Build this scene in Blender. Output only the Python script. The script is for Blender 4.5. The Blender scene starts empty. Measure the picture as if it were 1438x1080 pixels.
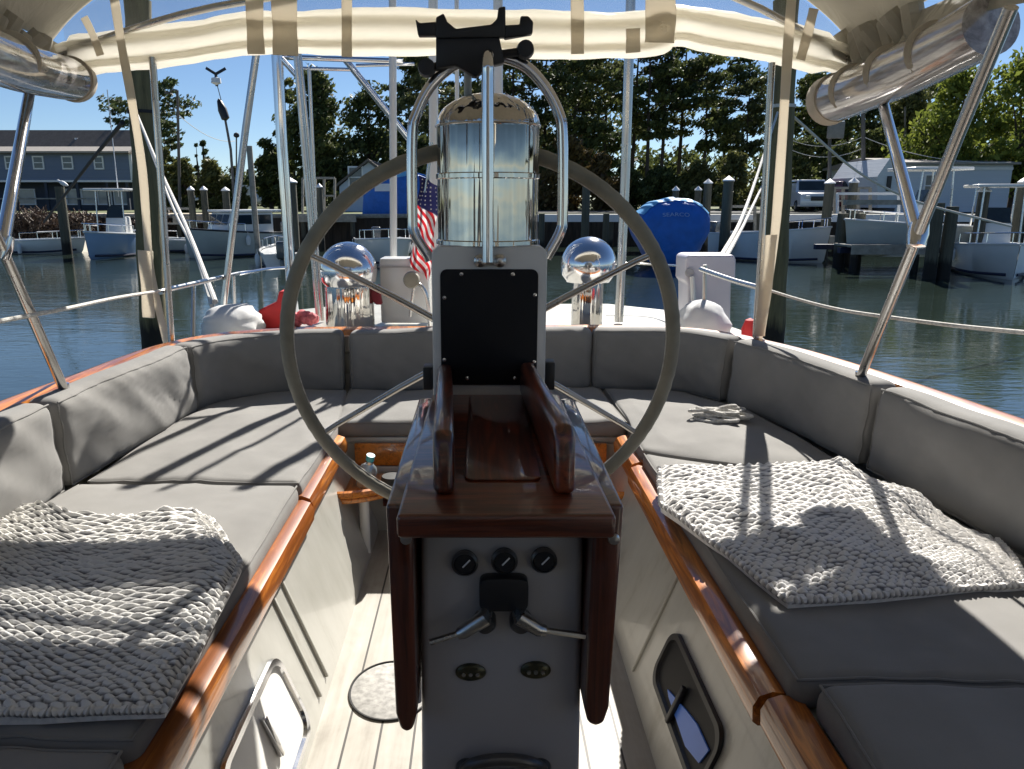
SUN_E, SKY_E, EXPO = 5.0, .05, 1.05
import bpy, bmesh, math, random
from mathutils import Vector, Matrix, noise
random.seed(7)
PI = math.pi
sc = bpy.context.scene
COL = sc.collection
# ------------------------------------------------------------------ camera model: pixel of the photo -> point in the world
PITCH = math.atan(260/1080); CP, SP = math.cos(PITCH), math.sin(PITCH)
F, CX, CY, CZ = 1080.0, 675.0, 540.0, 2.2
def ray(px, py):
    X = (px-CX)/F; U = (CY-py)/F
    return Vector((X, CP+U*SP, -SP+U*CP))
def P(px, py, Y):
    d = ray(px, py); return Vector((0, 0, CZ)) + d*(Y/d.y)
def PZ(px, py, z):
    d = ray(px, py); return Vector((0, 0, CZ)) + d*((z-CZ)/d.z)
# ------------------------------------------------------------------ objects
WL = {}
def tag(o, label=None, cat=None, group=None, kind=None):
    if label: o['label'] = label
    if cat: o['category'] = cat
    if group: o['group'] = group
    if kind: o['kind'] = kind
    return o
def empty(name, loc, label=None, cat=None, group=None):
    o = bpy.data.objects.new(name, None); COL.objects.link(o)
    o.location = loc; o.empty_display_size = 0.1; WL[o.name] = Vector(loc)
    return tag(o, label, cat, group)
def children(o): return [c for c in bpy.data.objects if c.parent == o]
_kids = {}
def copy_tree(o, parent=None):
    c = o.copy(); COL.objects.link(c); c.parent = parent
    _kids[c.name] = []
    if parent: _kids[parent.name].append(c)
    for ch in list(_kids.get(o.name, [])): copy_tree(ch, c)
    return c
class MB:
    def __init__(s): s.v = []; s.f = []
    def add(s, vs, fs):
        n = len(s.v); s.v += [Vector(a) for a in vs]; s.f += [tuple(n+i for i in f) for f in fs]; return s
    def box(s, a, b):
        x0, y0, z0 = [min(a[i], b[i]) for i in range(3)]; x1, y1, z1 = [max(a[i], b[i]) for i in range(3)]
        return s.add([(x0,y0,z0),(x1,y0,z0),(x1,y1,z0),(x0,y1,z0),(x0,y0,z1),(x1,y0,z1),(x1,y1,z1),(x0,y1,z1)],
                     [(0,3,2,1),(4,5,6,7),(0,1,5,4),(1,2,6,5),(2,3,7,6),(3,0,4,7)])
    def bar(s, a, b, w, h, up=(0,0,1)):
        a, b = Vector(a), Vector(b); d = (b-a).normalized(); u = Vector(up)
        sd = d.cross(u)
        if sd.length < 1e-4: sd = d.cross(Vector((1,0,0)))
        sd.normalize(); u = sd.cross(d).normalized()
        vs = [p + sd*(i*w/2) + u*(j*h/2) for p in (a, b) for i, j in ((-1,-1),(1,-1),(1,1),(-1,1))]
        return s.add(vs, [(0,1,2,3),(7,6,5,4),(0,4,5,1),(1,5,6,2),(2,6,7,3),(3,7,4,0)])
    def tube(s, pts, r, n=12, cap=True, closed=False):
        pts = [Vector(p) for p in pts]; m = len(pts)
        rs = r if isinstance(r, (list, tuple)) else [r]*m
        if closed: T = [(pts[(i+1)%m]-pts[i-1]).normalized() for i in range(m)]
        else: T = [(pts[min(i+1,m-1)]-pts[max(i-1,0)]).normalized() for i in range(m)]
        u = T[0].orthogonal().normalized(); vs = []
        for i in range(m):
            u = (u - T[i]*u.dot(T[i])).normalized(); w = T[i].cross(u)
            for k in range(n):
                a = 2*PI*k/n; vs.append(pts[i] + (u*math.cos(a)+w*math.sin(a))*rs[i])
        fs = []
        for i in range(m if closed else m-1):
            j = (i+1) % m
            for k in range(n): fs.append((i*n+k, i*n+(k+1)%n, j*n+(k+1)%n, j*n+k))
        if closed: pass
        elif cap: fs.append(tuple(range(n))[::-1]); fs.append(tuple((m-1)*n+k for k in range(n)))
        return s.add(vs, fs)
    def lathe(s, prof, c, axis=(0,0,1), n=32):
        c = Vector(c); ax = Vector(axis).normalized(); u = ax.orthogonal().normalized(); w = ax.cross(u); vs = []; fs = []
        m = len(prof)
        for r, h in prof:
            for k in range(n):
                a = 2*PI*k/n; vs.append(c + ax*h + (u*math.cos(a)+w*math.sin(a))*max(r, 1e-5))
        for i in range(m-1):
            for k in range(n): fs.append((i*n+k, i*n+(k+1)%n, (i+1)*n+(k+1)%n, (i+1)*n+k))
        fs.append(tuple(range(n))[::-1]); fs.append(tuple((m-1)*n+k for k in range(n)))
        return s.add(vs, fs)
    def prism(s, poly, d):
        poly = [Vector(p) for p in poly]; d = Vector(d); n = len(poly)
        fs = [tuple(range(n))[::-1], tuple(range(n, 2*n))]
        for i in range(n): fs.append((i, (i+1)%n, n+(i+1)%n, n+i))
        return s.add(poly+[p+d for p in poly], fs)
    def grid(s, fn, nu, nv, wrapu=False):
        vs = [fn(i/(nu if wrapu else nu-1), j/(nv-1)) for j in range(nv) for i in range(nu)]; fs = []
        for j in range(nv-1):
            for i in range(nu if wrapu else nu-1):
                k = (i+1) % nu; fs.append((j*nu+i, j*nu+k, (j+1)*nu+k, (j+1)*nu+i))
        return s.add(vs, fs)
    def build(s, name, mat, parent=None, smooth=True, bevel=0, bseg=2, label=None, cat=None, group=None, kind=None, angle=40, origin=None):
        if parent is not None: o0 = WL[parent.name]
        elif origin is not None: o0 = Vector(origin)
        else:
            xs = [v.x for v in s.v]; ys = [v.y for v in s.v]; zs = [v.z for v in s.v]
            o0 = Vector(((min(xs)+max(xs))/2, (min(ys)+max(ys))/2, min(zs)))
        me = bpy.data.meshes.new(name); me.from_pydata([tuple(v-o0) for v in s.v], [], s.f)
        bm = bmesh.new(); bm.from_mesh(me); bmesh.ops.recalc_face_normals(bm, faces=bm.faces)
        if bevel:
            es = [e for e in bm.edges if len(e.link_faces) == 2 and e.calc_face_angle(0) > 0.6]
            bmesh.ops.bevel(bm, geom=es, offset=bevel, segments=bseg, profile=0.5, affect='EDGES', clamp_overlap=True)
        bm.to_mesh(me); bm.free()
        if smooth:
            me.polygons.foreach_set('use_smooth', [True]*len(me.polygons))
            try: me.set_sharp_from_angle(angle=math.radians(angle))
            except Exception: pass
        me.update()
        o = bpy.data.objects.new(name, me); COL.objects.link(o)
        me.materials.append(mat)
        if parent is not None: o.parent = parent; _kids.setdefault(parent.name, []).append(o); WL[o.name] = o0
        else: o.location = o0; WL[o.name] = o0
        _kids.setdefault(o.name, [])
        return tag(o, label, cat, group, kind)
def E(name, loc, label=None, cat=None, group=None):
    o = empty(name, loc, label, cat, group); _kids[o.name] = []; return o
def smooth_path(pts, k=6):
    pts = [Vector(p) for p in pts]; out = []
    for i in range(len(pts)-1):
        p0 = pts[max(i-1,0)]; p1 = pts[i]; p2 = pts[i+1]; p3 = pts[min(i+2, len(pts)-1)]
        for j in range(k):
            t = j/k; t2 = t*t; t3 = t2*t
            out.append(0.5*((2*p1)+(p2-p0)*t+(2*p0-5*p1+4*p2-p3)*t2+(3*p1-p0-3*p2+p3)*t3))
    out.append(pts[-1]); return out
class Path:
    def __init__(s, pts):
        s.p = [Vector(a) for a in pts]; s.l = [0]
        for i in range(1, len(s.p)): s.l.append(s.l[-1]+(s.p[i]-s.p[i-1]).length)
    def at(s, t, unit=True):
        d = t*s.l[-1] if unit else t
        d = min(max(d, 0), s.l[-1])
        for i in range(1, len(s.l)):
            if d <= s.l[i] or i == len(s.l)-1:
                k = (d-s.l[i-1])/max(s.l[i]-s.l[i-1], 1e-9); return s.p[i-1].lerp(s.p[i], k)
    def tan(s, t, unit=True):
        L = s.l[-1]; d = t*L if unit else t
        return (s.at(min(d+.03, L), False)-s.at(max(d-.03, 0), False)).normalized()
    def near(s, q):
        best = (1e9, 0)
        for i in range(400):
            d = s.l[-1]*i/399; e = (s.at(d, False)-Vector(q)).length
            if e < best[0]: best = (e, d)
        return best[1]
def coons(e0, e1, e2, e3):
    """e0: v=0 edge (u 0-1), e1: u=1 edge (v 0-1), e2: v=1 edge (u 0-1), e3: u=0 edge (v 0-1)"""
    e0, e1, e2, e3 = [Path(e) for e in (e0, e1, e2, e3)]
    c00, c10, c11, c01 = e0.p[0], e0.p[-1], e2.p[-1], e2.p[0]
    def fn(u, v):
        return (e0.at(u)*(1-v)+e2.at(u)*v + e3.at(v)*(1-u)+e1.at(v)*u
                - (c00*(1-u)*(1-v)+c10*u*(1-v)+c11*u*v+c01*(1-u)*v))
    return fn
def pad(mb, fn, L, W, T, r, nu=26, nv=14, nw=4, puff=0.0):
    """rounded pad; fn(u, v, w) with u,v in 0-1 and w in 0-1 maps to the world; L, W, T its rough size"""
    h = (L/2, W/2, T/2); N = (nu, nv, nw)
    def axis(n, hh):
        e = min(r/hh, .9)
        inner = [-(1-e)+2*(1-e)*i/n for i in range(n+1)]
        side = [1-e+e*k for k in (0.35, .7, 1)]
        return [-x for x in side[::-1]] + inner + side
    A = [axis(N[i], h[i]) for i in range(3)]
    def m(a, b, c):
        p = Vector((a*h[0], b*h[1], c*h[2])); q = Vector([max(-(h[i]-r), min(h[i]-r, p[i])) for i in range(3)])
        d = p-q
        if d.length > 1e-7: p = q+d.normalized()*r
        u, v, w = [(p[i]/h[i]+1)/2 for i in range(3)]
        w = .5+(w-.5)*(1+puff*(1-abs(2*u-1)**3)*(1-abs(2*v-1)**3))
        return fn(u, v, w)
    for ax in range(3):
        i1, i2 = [k for k in range(3) if k != ax]
        for sg in (-1, 1):
            a1, a2 = A[i1], A[i2]; vs = []; n1 = len(a1)
            for y in a2:
                for x in a1:
                    c = [0, 0, 0]; c[ax] = sg; c[i1] = x; c[i2] = y; vs.append(m(*c))
            fs = [(j*n1+i, j*n1+i+1, (j+1)*n1+i+1, (j+1)*n1+i) for j in range(len(a2)-1) for i in range(n1-1)]
            mb.add(vs, fs)
    return mb
def weld(o, d=1e-4):
    bm = bmesh.new(); bm.from_mesh(o.data); bmesh.ops.remove_doubles(bm, verts=bm.verts, dist=d)
    bmesh.ops.recalc_face_normals(bm, faces=bm.faces); bm.to_mesh(o.data); bm.free()
    o.data.polygons.foreach_set('use_smooth', [True]*len(o.data.polygons)); return o
# ------------------------------------------------------------------ materials
class N:
    def __init__(s, name):
        s.m = bpy.data.materials.new(name); s.m.use_nodes = True; s.t = s.m.node_tree; s.b = s.t.nodes['Principled BSDF']
    def n(s, typ, **kw):
        x = s.t.nodes.new(typ)
        for k, v in kw.items():
            if k.startswith('i_'): x.inputs[k[2:].replace('_', ' ')].default_value = v
            else: setattr(x, k, v)
        return x
    def l(s, a, b): s.t.links.new(a, b)
    def coord(s, kind='Object', scale=(1,1,1)):
        c = s.n('ShaderNodeTexCoord'); m = s.n('ShaderNodeMapping'); m.inputs['Scale'].default_value = scale
        s.l(c.outputs[kind], m.inputs['Vector']); return m.outputs['Vector']
    def ramp(s, fac, stops):
        r = s.n('ShaderNodeValToRGB'); e = r.color_ramp.elements
        while len(e) < len(stops): e.new(0.5)
        for i, (p, c) in enumerate(stops): e[i].position = p; e[i].color = (*c, 1) if len(c) == 3 else c
        s.l(fac, r.inputs['Fac']); return r.outputs['Color']
    def noise(s, vec, scale, detail=4, rough=.55, dist=0):
        x = s.n('ShaderNodeTexNoise'); x.inputs['Scale'].default_value = scale; x.inputs['Detail'].default_value = detail
        x.inputs['Roughness'].default_value = rough; x.inputs['Distortion'].default_value = dist
        s.l(vec, x.inputs['Vector']); return x.outputs['Fac']
    def bump(s, h, strength=.3, dist=.01, prev=None):
        b = s.n('ShaderNodeBump'); b.inputs['Strength'].default_value = strength; b.inputs['Distance'].default_value = dist
        s.l(h, b.inputs['Height'])
        if prev: s.l(prev, b.inputs['Normal'])
        return b.outputs['Normal']
    def set(s, **kw):
        for k, v in kw.items(): s.b.inputs[k.replace('_', ' ')].default_value = v
        return s
def c3(c): return (*c, 1)
def simple(name, col, rough=.5, metal=0, var=.12, vs=3, bump=0, bs=60, coat=0, sheen=0, spec=.5, kind='Object', stretch=(1,1,1), bd=.004):
    k = N(name); v = k.coord(kind, stretch)
    f = k.noise(v, vs, 5)
    a = tuple(x*(1-var) for x in col); b = tuple(min(1, x*(1+var)) for x in col)
    k.l(k.ramp(f, [(.3, a), (.7, b)]), k.b.inputs['Base Color'])
    k.set(Roughness=rough, Metallic=metal, Coat_Weight=coat, Coat_Roughness=.06, Sheen_Weight=sheen, Specular_IOR_Level=spec)
    if bump: k.l(k.bump(k.noise(v, bs, 3), bump, bd), k.b.inputs['Normal'])
    return k.m
M = {}
def steel(name, col=(.72,.72,.73), rough=.09, bmp=.012):
    k = N(name); v = k.coord('Object', (1,1,1))
    r = k.n('ShaderNodeMapRange'); r.inputs['To Min'].default_value = rough*.5; r.inputs['To Max'].default_value = rough*2
    k.l(k.noise(v, 9, 5), r.inputs['Value']); k.l(r.outputs['Result'], k.b.inputs['Roughness'])
    k.l(k.bump(k.noise(v, 5, 2), bmp, .02), k.b.inputs['Normal'])
    k.set(Base_Color=c3(col), Metallic=1); return k.m
M['steel'] = steel('polished_steel')
k_ = N('hood_steel'); k_.set(Base_Color=(.56,.54,.51,1), Metallic=1, Roughness=.05)
k_.l(k_.bump(k_.noise(k_.coord('Object', (1,1,.02)), 13, 3, .6), .75, .03, k_.bump(k_.noise(k_.coord('Object'), 12, 2), .1, .01)), k_.b.inputs['Normal']); M['hood'] = k_.m
M['steel_dull'] = steel('weathered_steel', (.55,.54,.52), .22)
def teak(name, c1, c2, coat=.8, stretch=(40,3,40), rough=.35):
    k = N(name); v = k.coord('Object', stretch)
    f = k.noise(v, 1.2, 8, .6, 1.5); w = k.noise(k.coord('Object', tuple(max(x/12, .6) for x in stretch)), 2, 3)
    mx = k.n('ShaderNodeMath', operation='ADD'); k.l(f, mx.inputs[0]); k.l(w, mx.inputs[1])
    mm = k.n('ShaderNodeMath', operation='MULTIPLY'); k.l(mx.outputs[0], mm.inputs[0]); mm.inputs[1].default_value = .5
    k.l(k.ramp(mm.outputs[0], [(.38, tuple(x*.75 for x in c1)), (.46, c1), (.58, c2), (.66, tuple(min(1, x*1.15) for x in c2))]), k.b.inputs['Base Color'])
    k.l(k.bump(f, .08, .002), k.b.inputs['Normal'])
    k.set(Roughness=rough, Coat_Weight=coat, Coat_Roughness=.05); return k.m
M['teak'] = teak('varnished_teak', (.30,.085,.012), (.72,.25,.035))
M['mahog'] = teak('dark_varnished_mahogany', (.060,.012,.004), (.21,.042,.012), .65, (40,3,40))
M['mahogz'] = teak('dark_varnished_leaf_wood', (.050,.010,.004), (.13,.028,.010), 1, (40,40,2))
M['mahogx'] = teak('dark_varnished_mahogany_crossgrain', (.055,.011,.004), (.18,.038,.012), .65, (3,40,40))
def fabric(name, col, wr=1.0, sc_=900):
    k = N(name); v = k.coord('Object')
    lo = k.noise(v, 5, 5); hi = k.noise(k.coord('Object', (1,1,1)), sc_, 2)
    k.l(k.ramp(lo, [(.3, tuple(x*.88 for x in col)), (.7, tuple(min(1, x*1.1) for x in col))]), k.b.inputs['Base Color'])
    n1 = k.bump(hi, .35, .0015); wv = k.noise(k.coord('Object', (1,1,1.6)), 4.5, 2, .45, .15)
    n2 = k.bump(wv, .30*wr, .035, n1); k.l(n2, k.b.inputs['Normal'])
    k.set(Roughness=.9, Sheen_Weight=.1, Specular_IOR_Level=.2); return k.m
M['cush'] = fabric('grey_cushion_canvas', (.235,.228,.216))
M['knit'] = fabric('chunky_cream_knit', (.74,.71,.66), .2, 500)
M['knit2'] = fabric('chunky_pale_knit', (.82,.80,.76), .2, 500)
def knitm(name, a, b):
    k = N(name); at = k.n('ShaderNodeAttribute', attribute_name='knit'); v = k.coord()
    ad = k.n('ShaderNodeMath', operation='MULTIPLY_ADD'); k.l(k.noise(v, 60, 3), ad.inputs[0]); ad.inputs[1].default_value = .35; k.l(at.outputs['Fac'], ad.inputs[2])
    k.l(k.ramp(ad.outputs[0], [(.42, a), (.80, b)]), k.b.inputs['Base Color']); k.l(k.bump(k.noise(v, 500, 3), .5, .002), k.b.inputs['Normal'])  # grey in the gaps between stitches, pale on their raised tops
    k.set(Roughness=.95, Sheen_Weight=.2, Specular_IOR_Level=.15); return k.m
M['knit'] = knitm('white_knit_grey_gaps', (.14,.14,.15), (.84,.82,.78)); M['knit2'] = knitm('pale_knit_grey_gaps', (.17,.17,.18), (.88,.86,.83))
def gel():
    k = N('cream_gelcoat'); v = k.coord('Object', (1,1,1)); f = k.noise(v, 3, 6, .6, .3); g = k.noise(k.coord('Object', (14,14,1.2)), 1.2, 5, .6)
    m = k.n('ShaderNodeMath', operation='MULTIPLY'); k.l(f, m.inputs[0]); k.l(g, m.inputs[1])
    k.l(k.ramp(m.outputs[0], [(.08, (.30,.28,.23)), (.20, (.46,.45,.40)), (.45, (.54,.53,.48))]), k.b.inputs['Base Color'])
    rr = k.n('ShaderNodeMapRange'); rr.inputs['To Min'].default_value = .2; rr.inputs['To Max'].default_value = .5; k.l(f, rr.inputs['Value']); k.l(rr.outputs['Result'], k.b.inputs['Roughness'])
    k.l(k.bump(k.noise(v, 14, 3), .08, .01), k.b.inputs['Normal']); k.set(Coat_Weight=.2); return k.m
M['gel'] = gel()
M['gelw'] = simple('white_gelcoat', (.74,.74,.72), .25, 0, .04, 2, coat=.3)
M['grey_paint'] = simple('pale_grey_paint', (.40,.385,.39), .35, 0, .05, 4, .05, 40, coat=.2)
M['black'] = simple('black_plastic', (.012,.012,.014), .45, 0, .3, 8)
M['blackgloss'] = simple('black_glass_panel', (.006,.006,.008), .55, 0, .2, 8, spec=.25)
M['rubber'] = simple('dark_rubber', (.02,.02,.02), .7)
M['strap'] = simple('tan_webbing', (.66,.60,.50), .85, 0, .1, 20, .3, 400)
M['rope'] = simple('white_braided_rope', (.62,.60,.56), .85, 0, .25, 90, .8, 260)
M['ropeblk'] = simple('black_rope', (.02,.02,.025), .8, 0, .3, 60)
M['leather'] = simple('olive_grey_leather_wrap', (.25,.235,.185), .6, 0, .2, 14, .3, 120)
M['canvaswhite'] = fabric('white_canvas', (.68,.68,.67))
M['red'] = simple('red_canvas', (.60,.03,.03), .7, 0, .15, 10, .3, 30)
M['maroon'] = simple('maroon_cloth', (.20,.02,.03), .8, 0, .2, 10)
M['bluecover'] = simple('blue_boat_cover', (.012,.13,.52), .6, 0, .15, 3, .5, 5, bd=.06)
M['bluesunlit'] = simple('sunlit_cover_blue', (.10,.38,.72), .55, 0, .1, 4, .4, 6, bd=.05)  # lighter blue, stands in for sunlight on top of the covered boat
def transl(name, col, mixf, rough=.6):
    k = N(name); v = k.coord('Object')
    tr = k.n('ShaderNodeBsdfTranslucent'); tr.inputs['Color'].default_value = c3(col)
    mx = k.n('ShaderNodeMixShader'); mx.inputs[0].default_value = mixf
    f = k.noise(v, 4, 5, .55, .6)
    k.l(k.ramp(f, [(.3, tuple(x*.82 for x in col)), (.7, col)]), k.b.inputs['Base Color'])
    k.l(k.bump(k.noise(k.coord('Object', (1,3,3)), 3, 5, .5, 1), .45, .05), k.b.inputs['Normal'])
    k.set(Roughness=rough)
    out = k.t.nodes['Material Output']
    k.l(k.b.outputs[0], mx.inputs[1]); k.l(tr.outputs[0], mx.inputs[2]); k.l(mx.outputs[0], out.inputs['Surface'])
    return k.m
M['canopy'] = transl('cream_canopy_canvas', (.60,.565,.49), .32, .8)
M['rollcream'] = transl('cream_rolled_vinyl', (.95,.925,.86), .82, .3)
M['strap'] = transl('tan_webbing_backlit', (.78,.73,.64), .62, .8)
M['strap_pale'] = M['strap']
def vinyl(name, tint, fac, rough=.06):
    k = N(name); tr = k.n('ShaderNodeBsdfTransparent'); tr.inputs['Color'].default_value = c3(tint)
    mx = k.n('ShaderNodeMixShader'); lw = k.n('ShaderNodeLayerWeight'); lw.inputs['Blend'].default_value = .25
    f = k.n('ShaderNodeMath', operation='ADD'); k.l(lw.outputs['Facing'], f.inputs[0]); f.inputs[1].default_value = fac; f.use_clamp = True
    k.set(Base_Color=(.75,.74,.70,1), Roughness=rough)
    k.l(k.bump(k.noise(k.coord('Object'), 6, 3), .4, .04), k.b.inputs['Normal'])
    k.l(f.outputs[0], mx.inputs[0]); k.l(tr.outputs[0], mx.inputs[1]); k.l(k.b.outputs[0], mx.inputs[2])
    k.l(mx.outputs[0], k.t.nodes['Material Output'].inputs['Surface']); return k.m
M['vinyl'] = vinyl('clear_vinyl_window', (.93,.94,.95), .12)
def rolled():
    k = N('rolled_clear_vinyl'); v = k.coord('Object', (1,.08,1))
    f = k.noise(v, 26, 5, .6, .6)
    k.l(k.ramp(f, [(.32, (.20,.18,.18)), (.5, (.42,.39,.38)), (.7, (.66,.63,.62))]), k.b.inputs['Base Color'])
    k.l(k.bump(k.noise(k.coord('Object', (1,.06,1)), 16, 3), .18, .02), k.b.inputs['Normal'])
    k.set(Roughness=.12, Coat_Weight=1, Coat_Roughness=.03, Metallic=.1); return k.m
M['rolled'] = rolled()
def wood_pile(name, dry, wet, zw):
    k = N(name); v = k.coord('Object', (6,6,.5)); f = k.noise(v, 3, 8, .65, .6)
    dryc = k.ramp(f, [(.3, tuple(x*.5 for x in dry)), (.7, dry)])
    g = k.n('ShaderNodeNewGeometry'); sx = k.n('ShaderNodeSeparateXYZ'); k.l(g.outputs['Position'], sx.inputs[0])
    nz = k.n('ShaderNodeMath', operation='MULTIPLY_ADD'); k.l(f, nz.inputs[0]); nz.inputs[1].default_value = .35; k.l(sx.outputs['Z'], nz.inputs[2])
    fr = k.ramp(nz.outputs[0], [(0, (1,1,1)), (1, (0,0,0))])
    mr = k.n('ShaderNodeMapRange'); k.l(nz.outputs[0], mr.inputs['Value']); mr.inputs['From Min'].default_value = zw+.1; mr.inputs['From Max'].default_value = zw+.28
    mx = k.n('ShaderNodeMix', data_type='RGBA'); k.l(mr.outputs['Result'], mx.inputs['Factor'])
    mx.inputs['A'].default_value = c3(wet); k.l(dryc, mx.inputs['B']); k.l(mx.outputs['Result'], k.b.inputs['Base Color'])
    k.l(k.bump(f, .8, .03), k.b.inputs['Normal']); k.set(Roughness=.85); return k.m
M['pile'] = wood_pile('weathered_green_piling', (.21,.18,.09), (.014,.012,.008), .55)
M['pilefar'] = wood_pile('far_dark_piling', (.12,.115,.085), (.012,.011,.009), .5)
M['pilebeige'] = simple('bleached_piling_batten', (.42,.38,.27), .9, 0, .2, 6, .5, 40)
M['dockwood'] = simple('grey_dock_planks', (.30,.28,.24), .9, 0, .25, 6, .5, 30)
M['bulk'] = simple('brown_timber_bulkhead', (.045,.032,.022), .9, 0, .5, 3, .8, 12, stretch=(3,3,.4))
M['concrete'] = simple('pale_concrete', (.50,.46,.38), .9, 0, .12, 2)
M['sand'] = simple('pale_sand', (.42,.37,.27), .95, 0, .15, 1.2)
M['grass'] = simple('mown_grass', (.10,.115,.04), .95, 0, .35, .6, .6, 12)
M['siding'] = simple('slate_blue_siding', (.15,.19,.28), .7, 0, .08, 1, .5, 3, stretch=(.1,.1,12), bd=.05)
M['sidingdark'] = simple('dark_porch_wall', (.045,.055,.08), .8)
M['shingle'] = simple('brown_shingle_roof', (.135,.115,.10), .9, 0, .2, 5, .5, 6)
M['shingle2'] = simple('tan_lower_roof', (.26,.24,.22), .9, 0, .12, 5)
M['white'] = simple('white_painted_wood', (.72,.73,.75), .5, 0, .05, 3)
M['shedwall'] = simple('pale_blue_white_siding', (.52,.57,.64), .6, 0, .05, 2, .4, 2, stretch=(.1,.1,10), bd=.04)
M['pane'] = simple('window_glass', (.06,.08,.10), .08, 0, .3, 2)
M['panelight'] = simple('curtained_window_glass', (.30,.33,.35), .15, 0, .2, 1.5)
M['cap'] = simple('white_piling_cap', (.75,.75,.76), .5)
M['white_paint'] = simple('off_white_housing_paint', (.66,.655,.64), .35, 0, .05, 4, .05, 40, coat=.2)
M['hullwhite'] = simple('white_fibreglass_hull', (.70,.71,.70), .25, 0, .05, 1.5, coat=.3)
M['hullblue'] = simple('pale_blue_hull', (.26,.38,.55), .3, 0, .05, 2, coat=.3)
M['hullgrey'] = simple('pale_grey_hull', (.42,.45,.43), .3, 0, .06, 2, coat=.3)
M['bottom'] = simple('dark_blue_bottom_paint', (.012,.018,.05), .6)
M['tint'] = simple('tinted_boat_glass', (.02,.03,.035), .05, 0, .2, 3)
M['carwhite'] = simple('white_car_paint', (.62,.63,.66), .2, 0, .03, 2, coat=1)
M['carsilver'] = simple('silver_car_paint', (.30,.31,.34), .25, .5, .05, 2, coat=1)
M['cardark'] = simple('maroon_car_paint', (.09,.02,.03), .2, 0, .1, 2, coat=1)
M['tyre'] = simple('black_tyre', (.015,.015,.015), .8)
M['bark'] = simple('pine_bark', (.075,.055,.042), .95, 0, .35, 6, .8, 18, stretch=(1,1,.25), bd=.05)
M['barkpole'] = simple('weathered_utility_pole', (.13,.12,.11), .9, 0, .2, 6, .4, 12, stretch=(1,1,.2))
def leaf(name, a, b, tr=.25):
    k = N(name); oi = k.n('ShaderNodeNewGeometry')
    f = k.noise(k.coord('Object'), .9, 3); ad = k.n('ShaderNodeMath', operation='ADD'); k.l(f, ad.inputs[0])
    k.l(oi.outputs['Random Per Island'], ad.inputs[1])
    hm = k.n('ShaderNodeMath', operation='MULTIPLY'); k.l(ad.outputs[0], hm.inputs[0]); hm.inputs[1].default_value = .5
    c = k.ramp(hm.outputs[0], [(.2, a), (.75, b)]); k.l(c, k.b.inputs['Base Color']); k.set(Roughness=.6, Specular_IOR_Level=.25)
    t = k.n('ShaderNodeBsdfTranslucent'); k.l(c, t.inputs['Color']); mx = k.n('ShaderNodeMixShader'); mx.inputs[0].default_value = tr
    k.l(k.b.outputs[0], mx.inputs[1]); k.l(t.outputs[0], mx.inputs[2]); k.l(mx.outputs[0], k.t.nodes['Material Output'].inputs['Surface']); return k.m
M['pine'] = leaf('dark_pine_needles', (.022,.040,.016), (.12,.15,.06), .3)
M['pine2'] = leaf('olive_pine_needles', (.035,.05,.02), (.18,.19,.08), .3)
M['oak'] = leaf('dark_oak_leaves', (.024,.038,.012), (.15,.17,.055), .3)
M['autumn'] = leaf('brown_autumn_leaves', (.07,.045,.018), (.17,.12,.04))
M['lime'] = leaf('yellow_green_leaves', (.09,.12,.02), (.26,.30,.055), .35)
M['olive'] = leaf('olive_scrub_leaves', (.05,.06,.02), (.18,.18,.06), .3)
M['brush'] = leaf('dead_brown_brush', (.05,.035,.025), (.16,.11,.08), .1)
def water():
    k = N('harbour_water'); v1 = k.coord('Object', (.35,1.0,1)); v2 = k.coord('Object', (1,2.6,1))
    a = k.noise(v1, 1.3, 3, .5, .4); b = k.noise(v2, 3.4, 4, .55, .5); c = k.noise(k.coord('Object', (.05,.12,1)), 1, 2)
    n1 = k.bump(a, .20, .05); n2 = k.bump(b, .20, .018, n1)
    k.l(n2, k.b.inputs['Normal'])
    k.l(k.ramp(c, [(.3, (.016,.026,.020)), (.7, (.032,.046,.038))]), k.b.inputs['Base Color'])
    k.set(Roughness=.02, IOR=1.85); return k.m
M['water'] = water()
def sole():
    k = N('cream_planked_sole'); g = k.n('ShaderNodeTexCoord'); sx = k.n('ShaderNodeSeparateXYZ'); k.l(g.outputs['Object'], sx.inputs[0])
    m1 = k.n('ShaderNodeMath', operation='MULTIPLY'); k.l(sx.outputs['X'], m1.inputs[0]); m1.inputs[1].default_value = 1/.078
    fr = k.n('ShaderNodeMath', operation='FRACT'); k.l(m1.outputs[0], fr.inputs[0])
    lt = k.n('ShaderNodeMath', operation='LESS_THAN'); k.l(fr.outputs[0], lt.inputs[0]); lt.inputs[1].default_value = .07
    w = k.noise(k.coord('Object', (30,2,1)), 1, 6); st = k.noise(k.coord('Object', (5,3,1)), 1.3, 6, .65, .4); mm_ = k.n('ShaderNodeMath', operation='MULTIPLY'); k.l(w, mm_.inputs[0]); k.l(st, mm_.inputs[1]); base = k.ramp(mm_.outputs[0], [(.10, (.20,.18,.15)), (.22, (.34,.315,.27)), (.40, (.44,.42,.38))])
    mx = k.n('ShaderNodeMix', data_type='RGBA'); k.l(lt.outputs[0], mx.inputs['Factor']); k.l(base, mx.inputs['A']); mx.inputs['B'].default_value = (.03,.025,.02,1)
    k.l(mx.outputs['Result'], k.b.inputs['Base Color']); k.set(Roughness=.55); return k.m
M['sole'] = sole()
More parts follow.
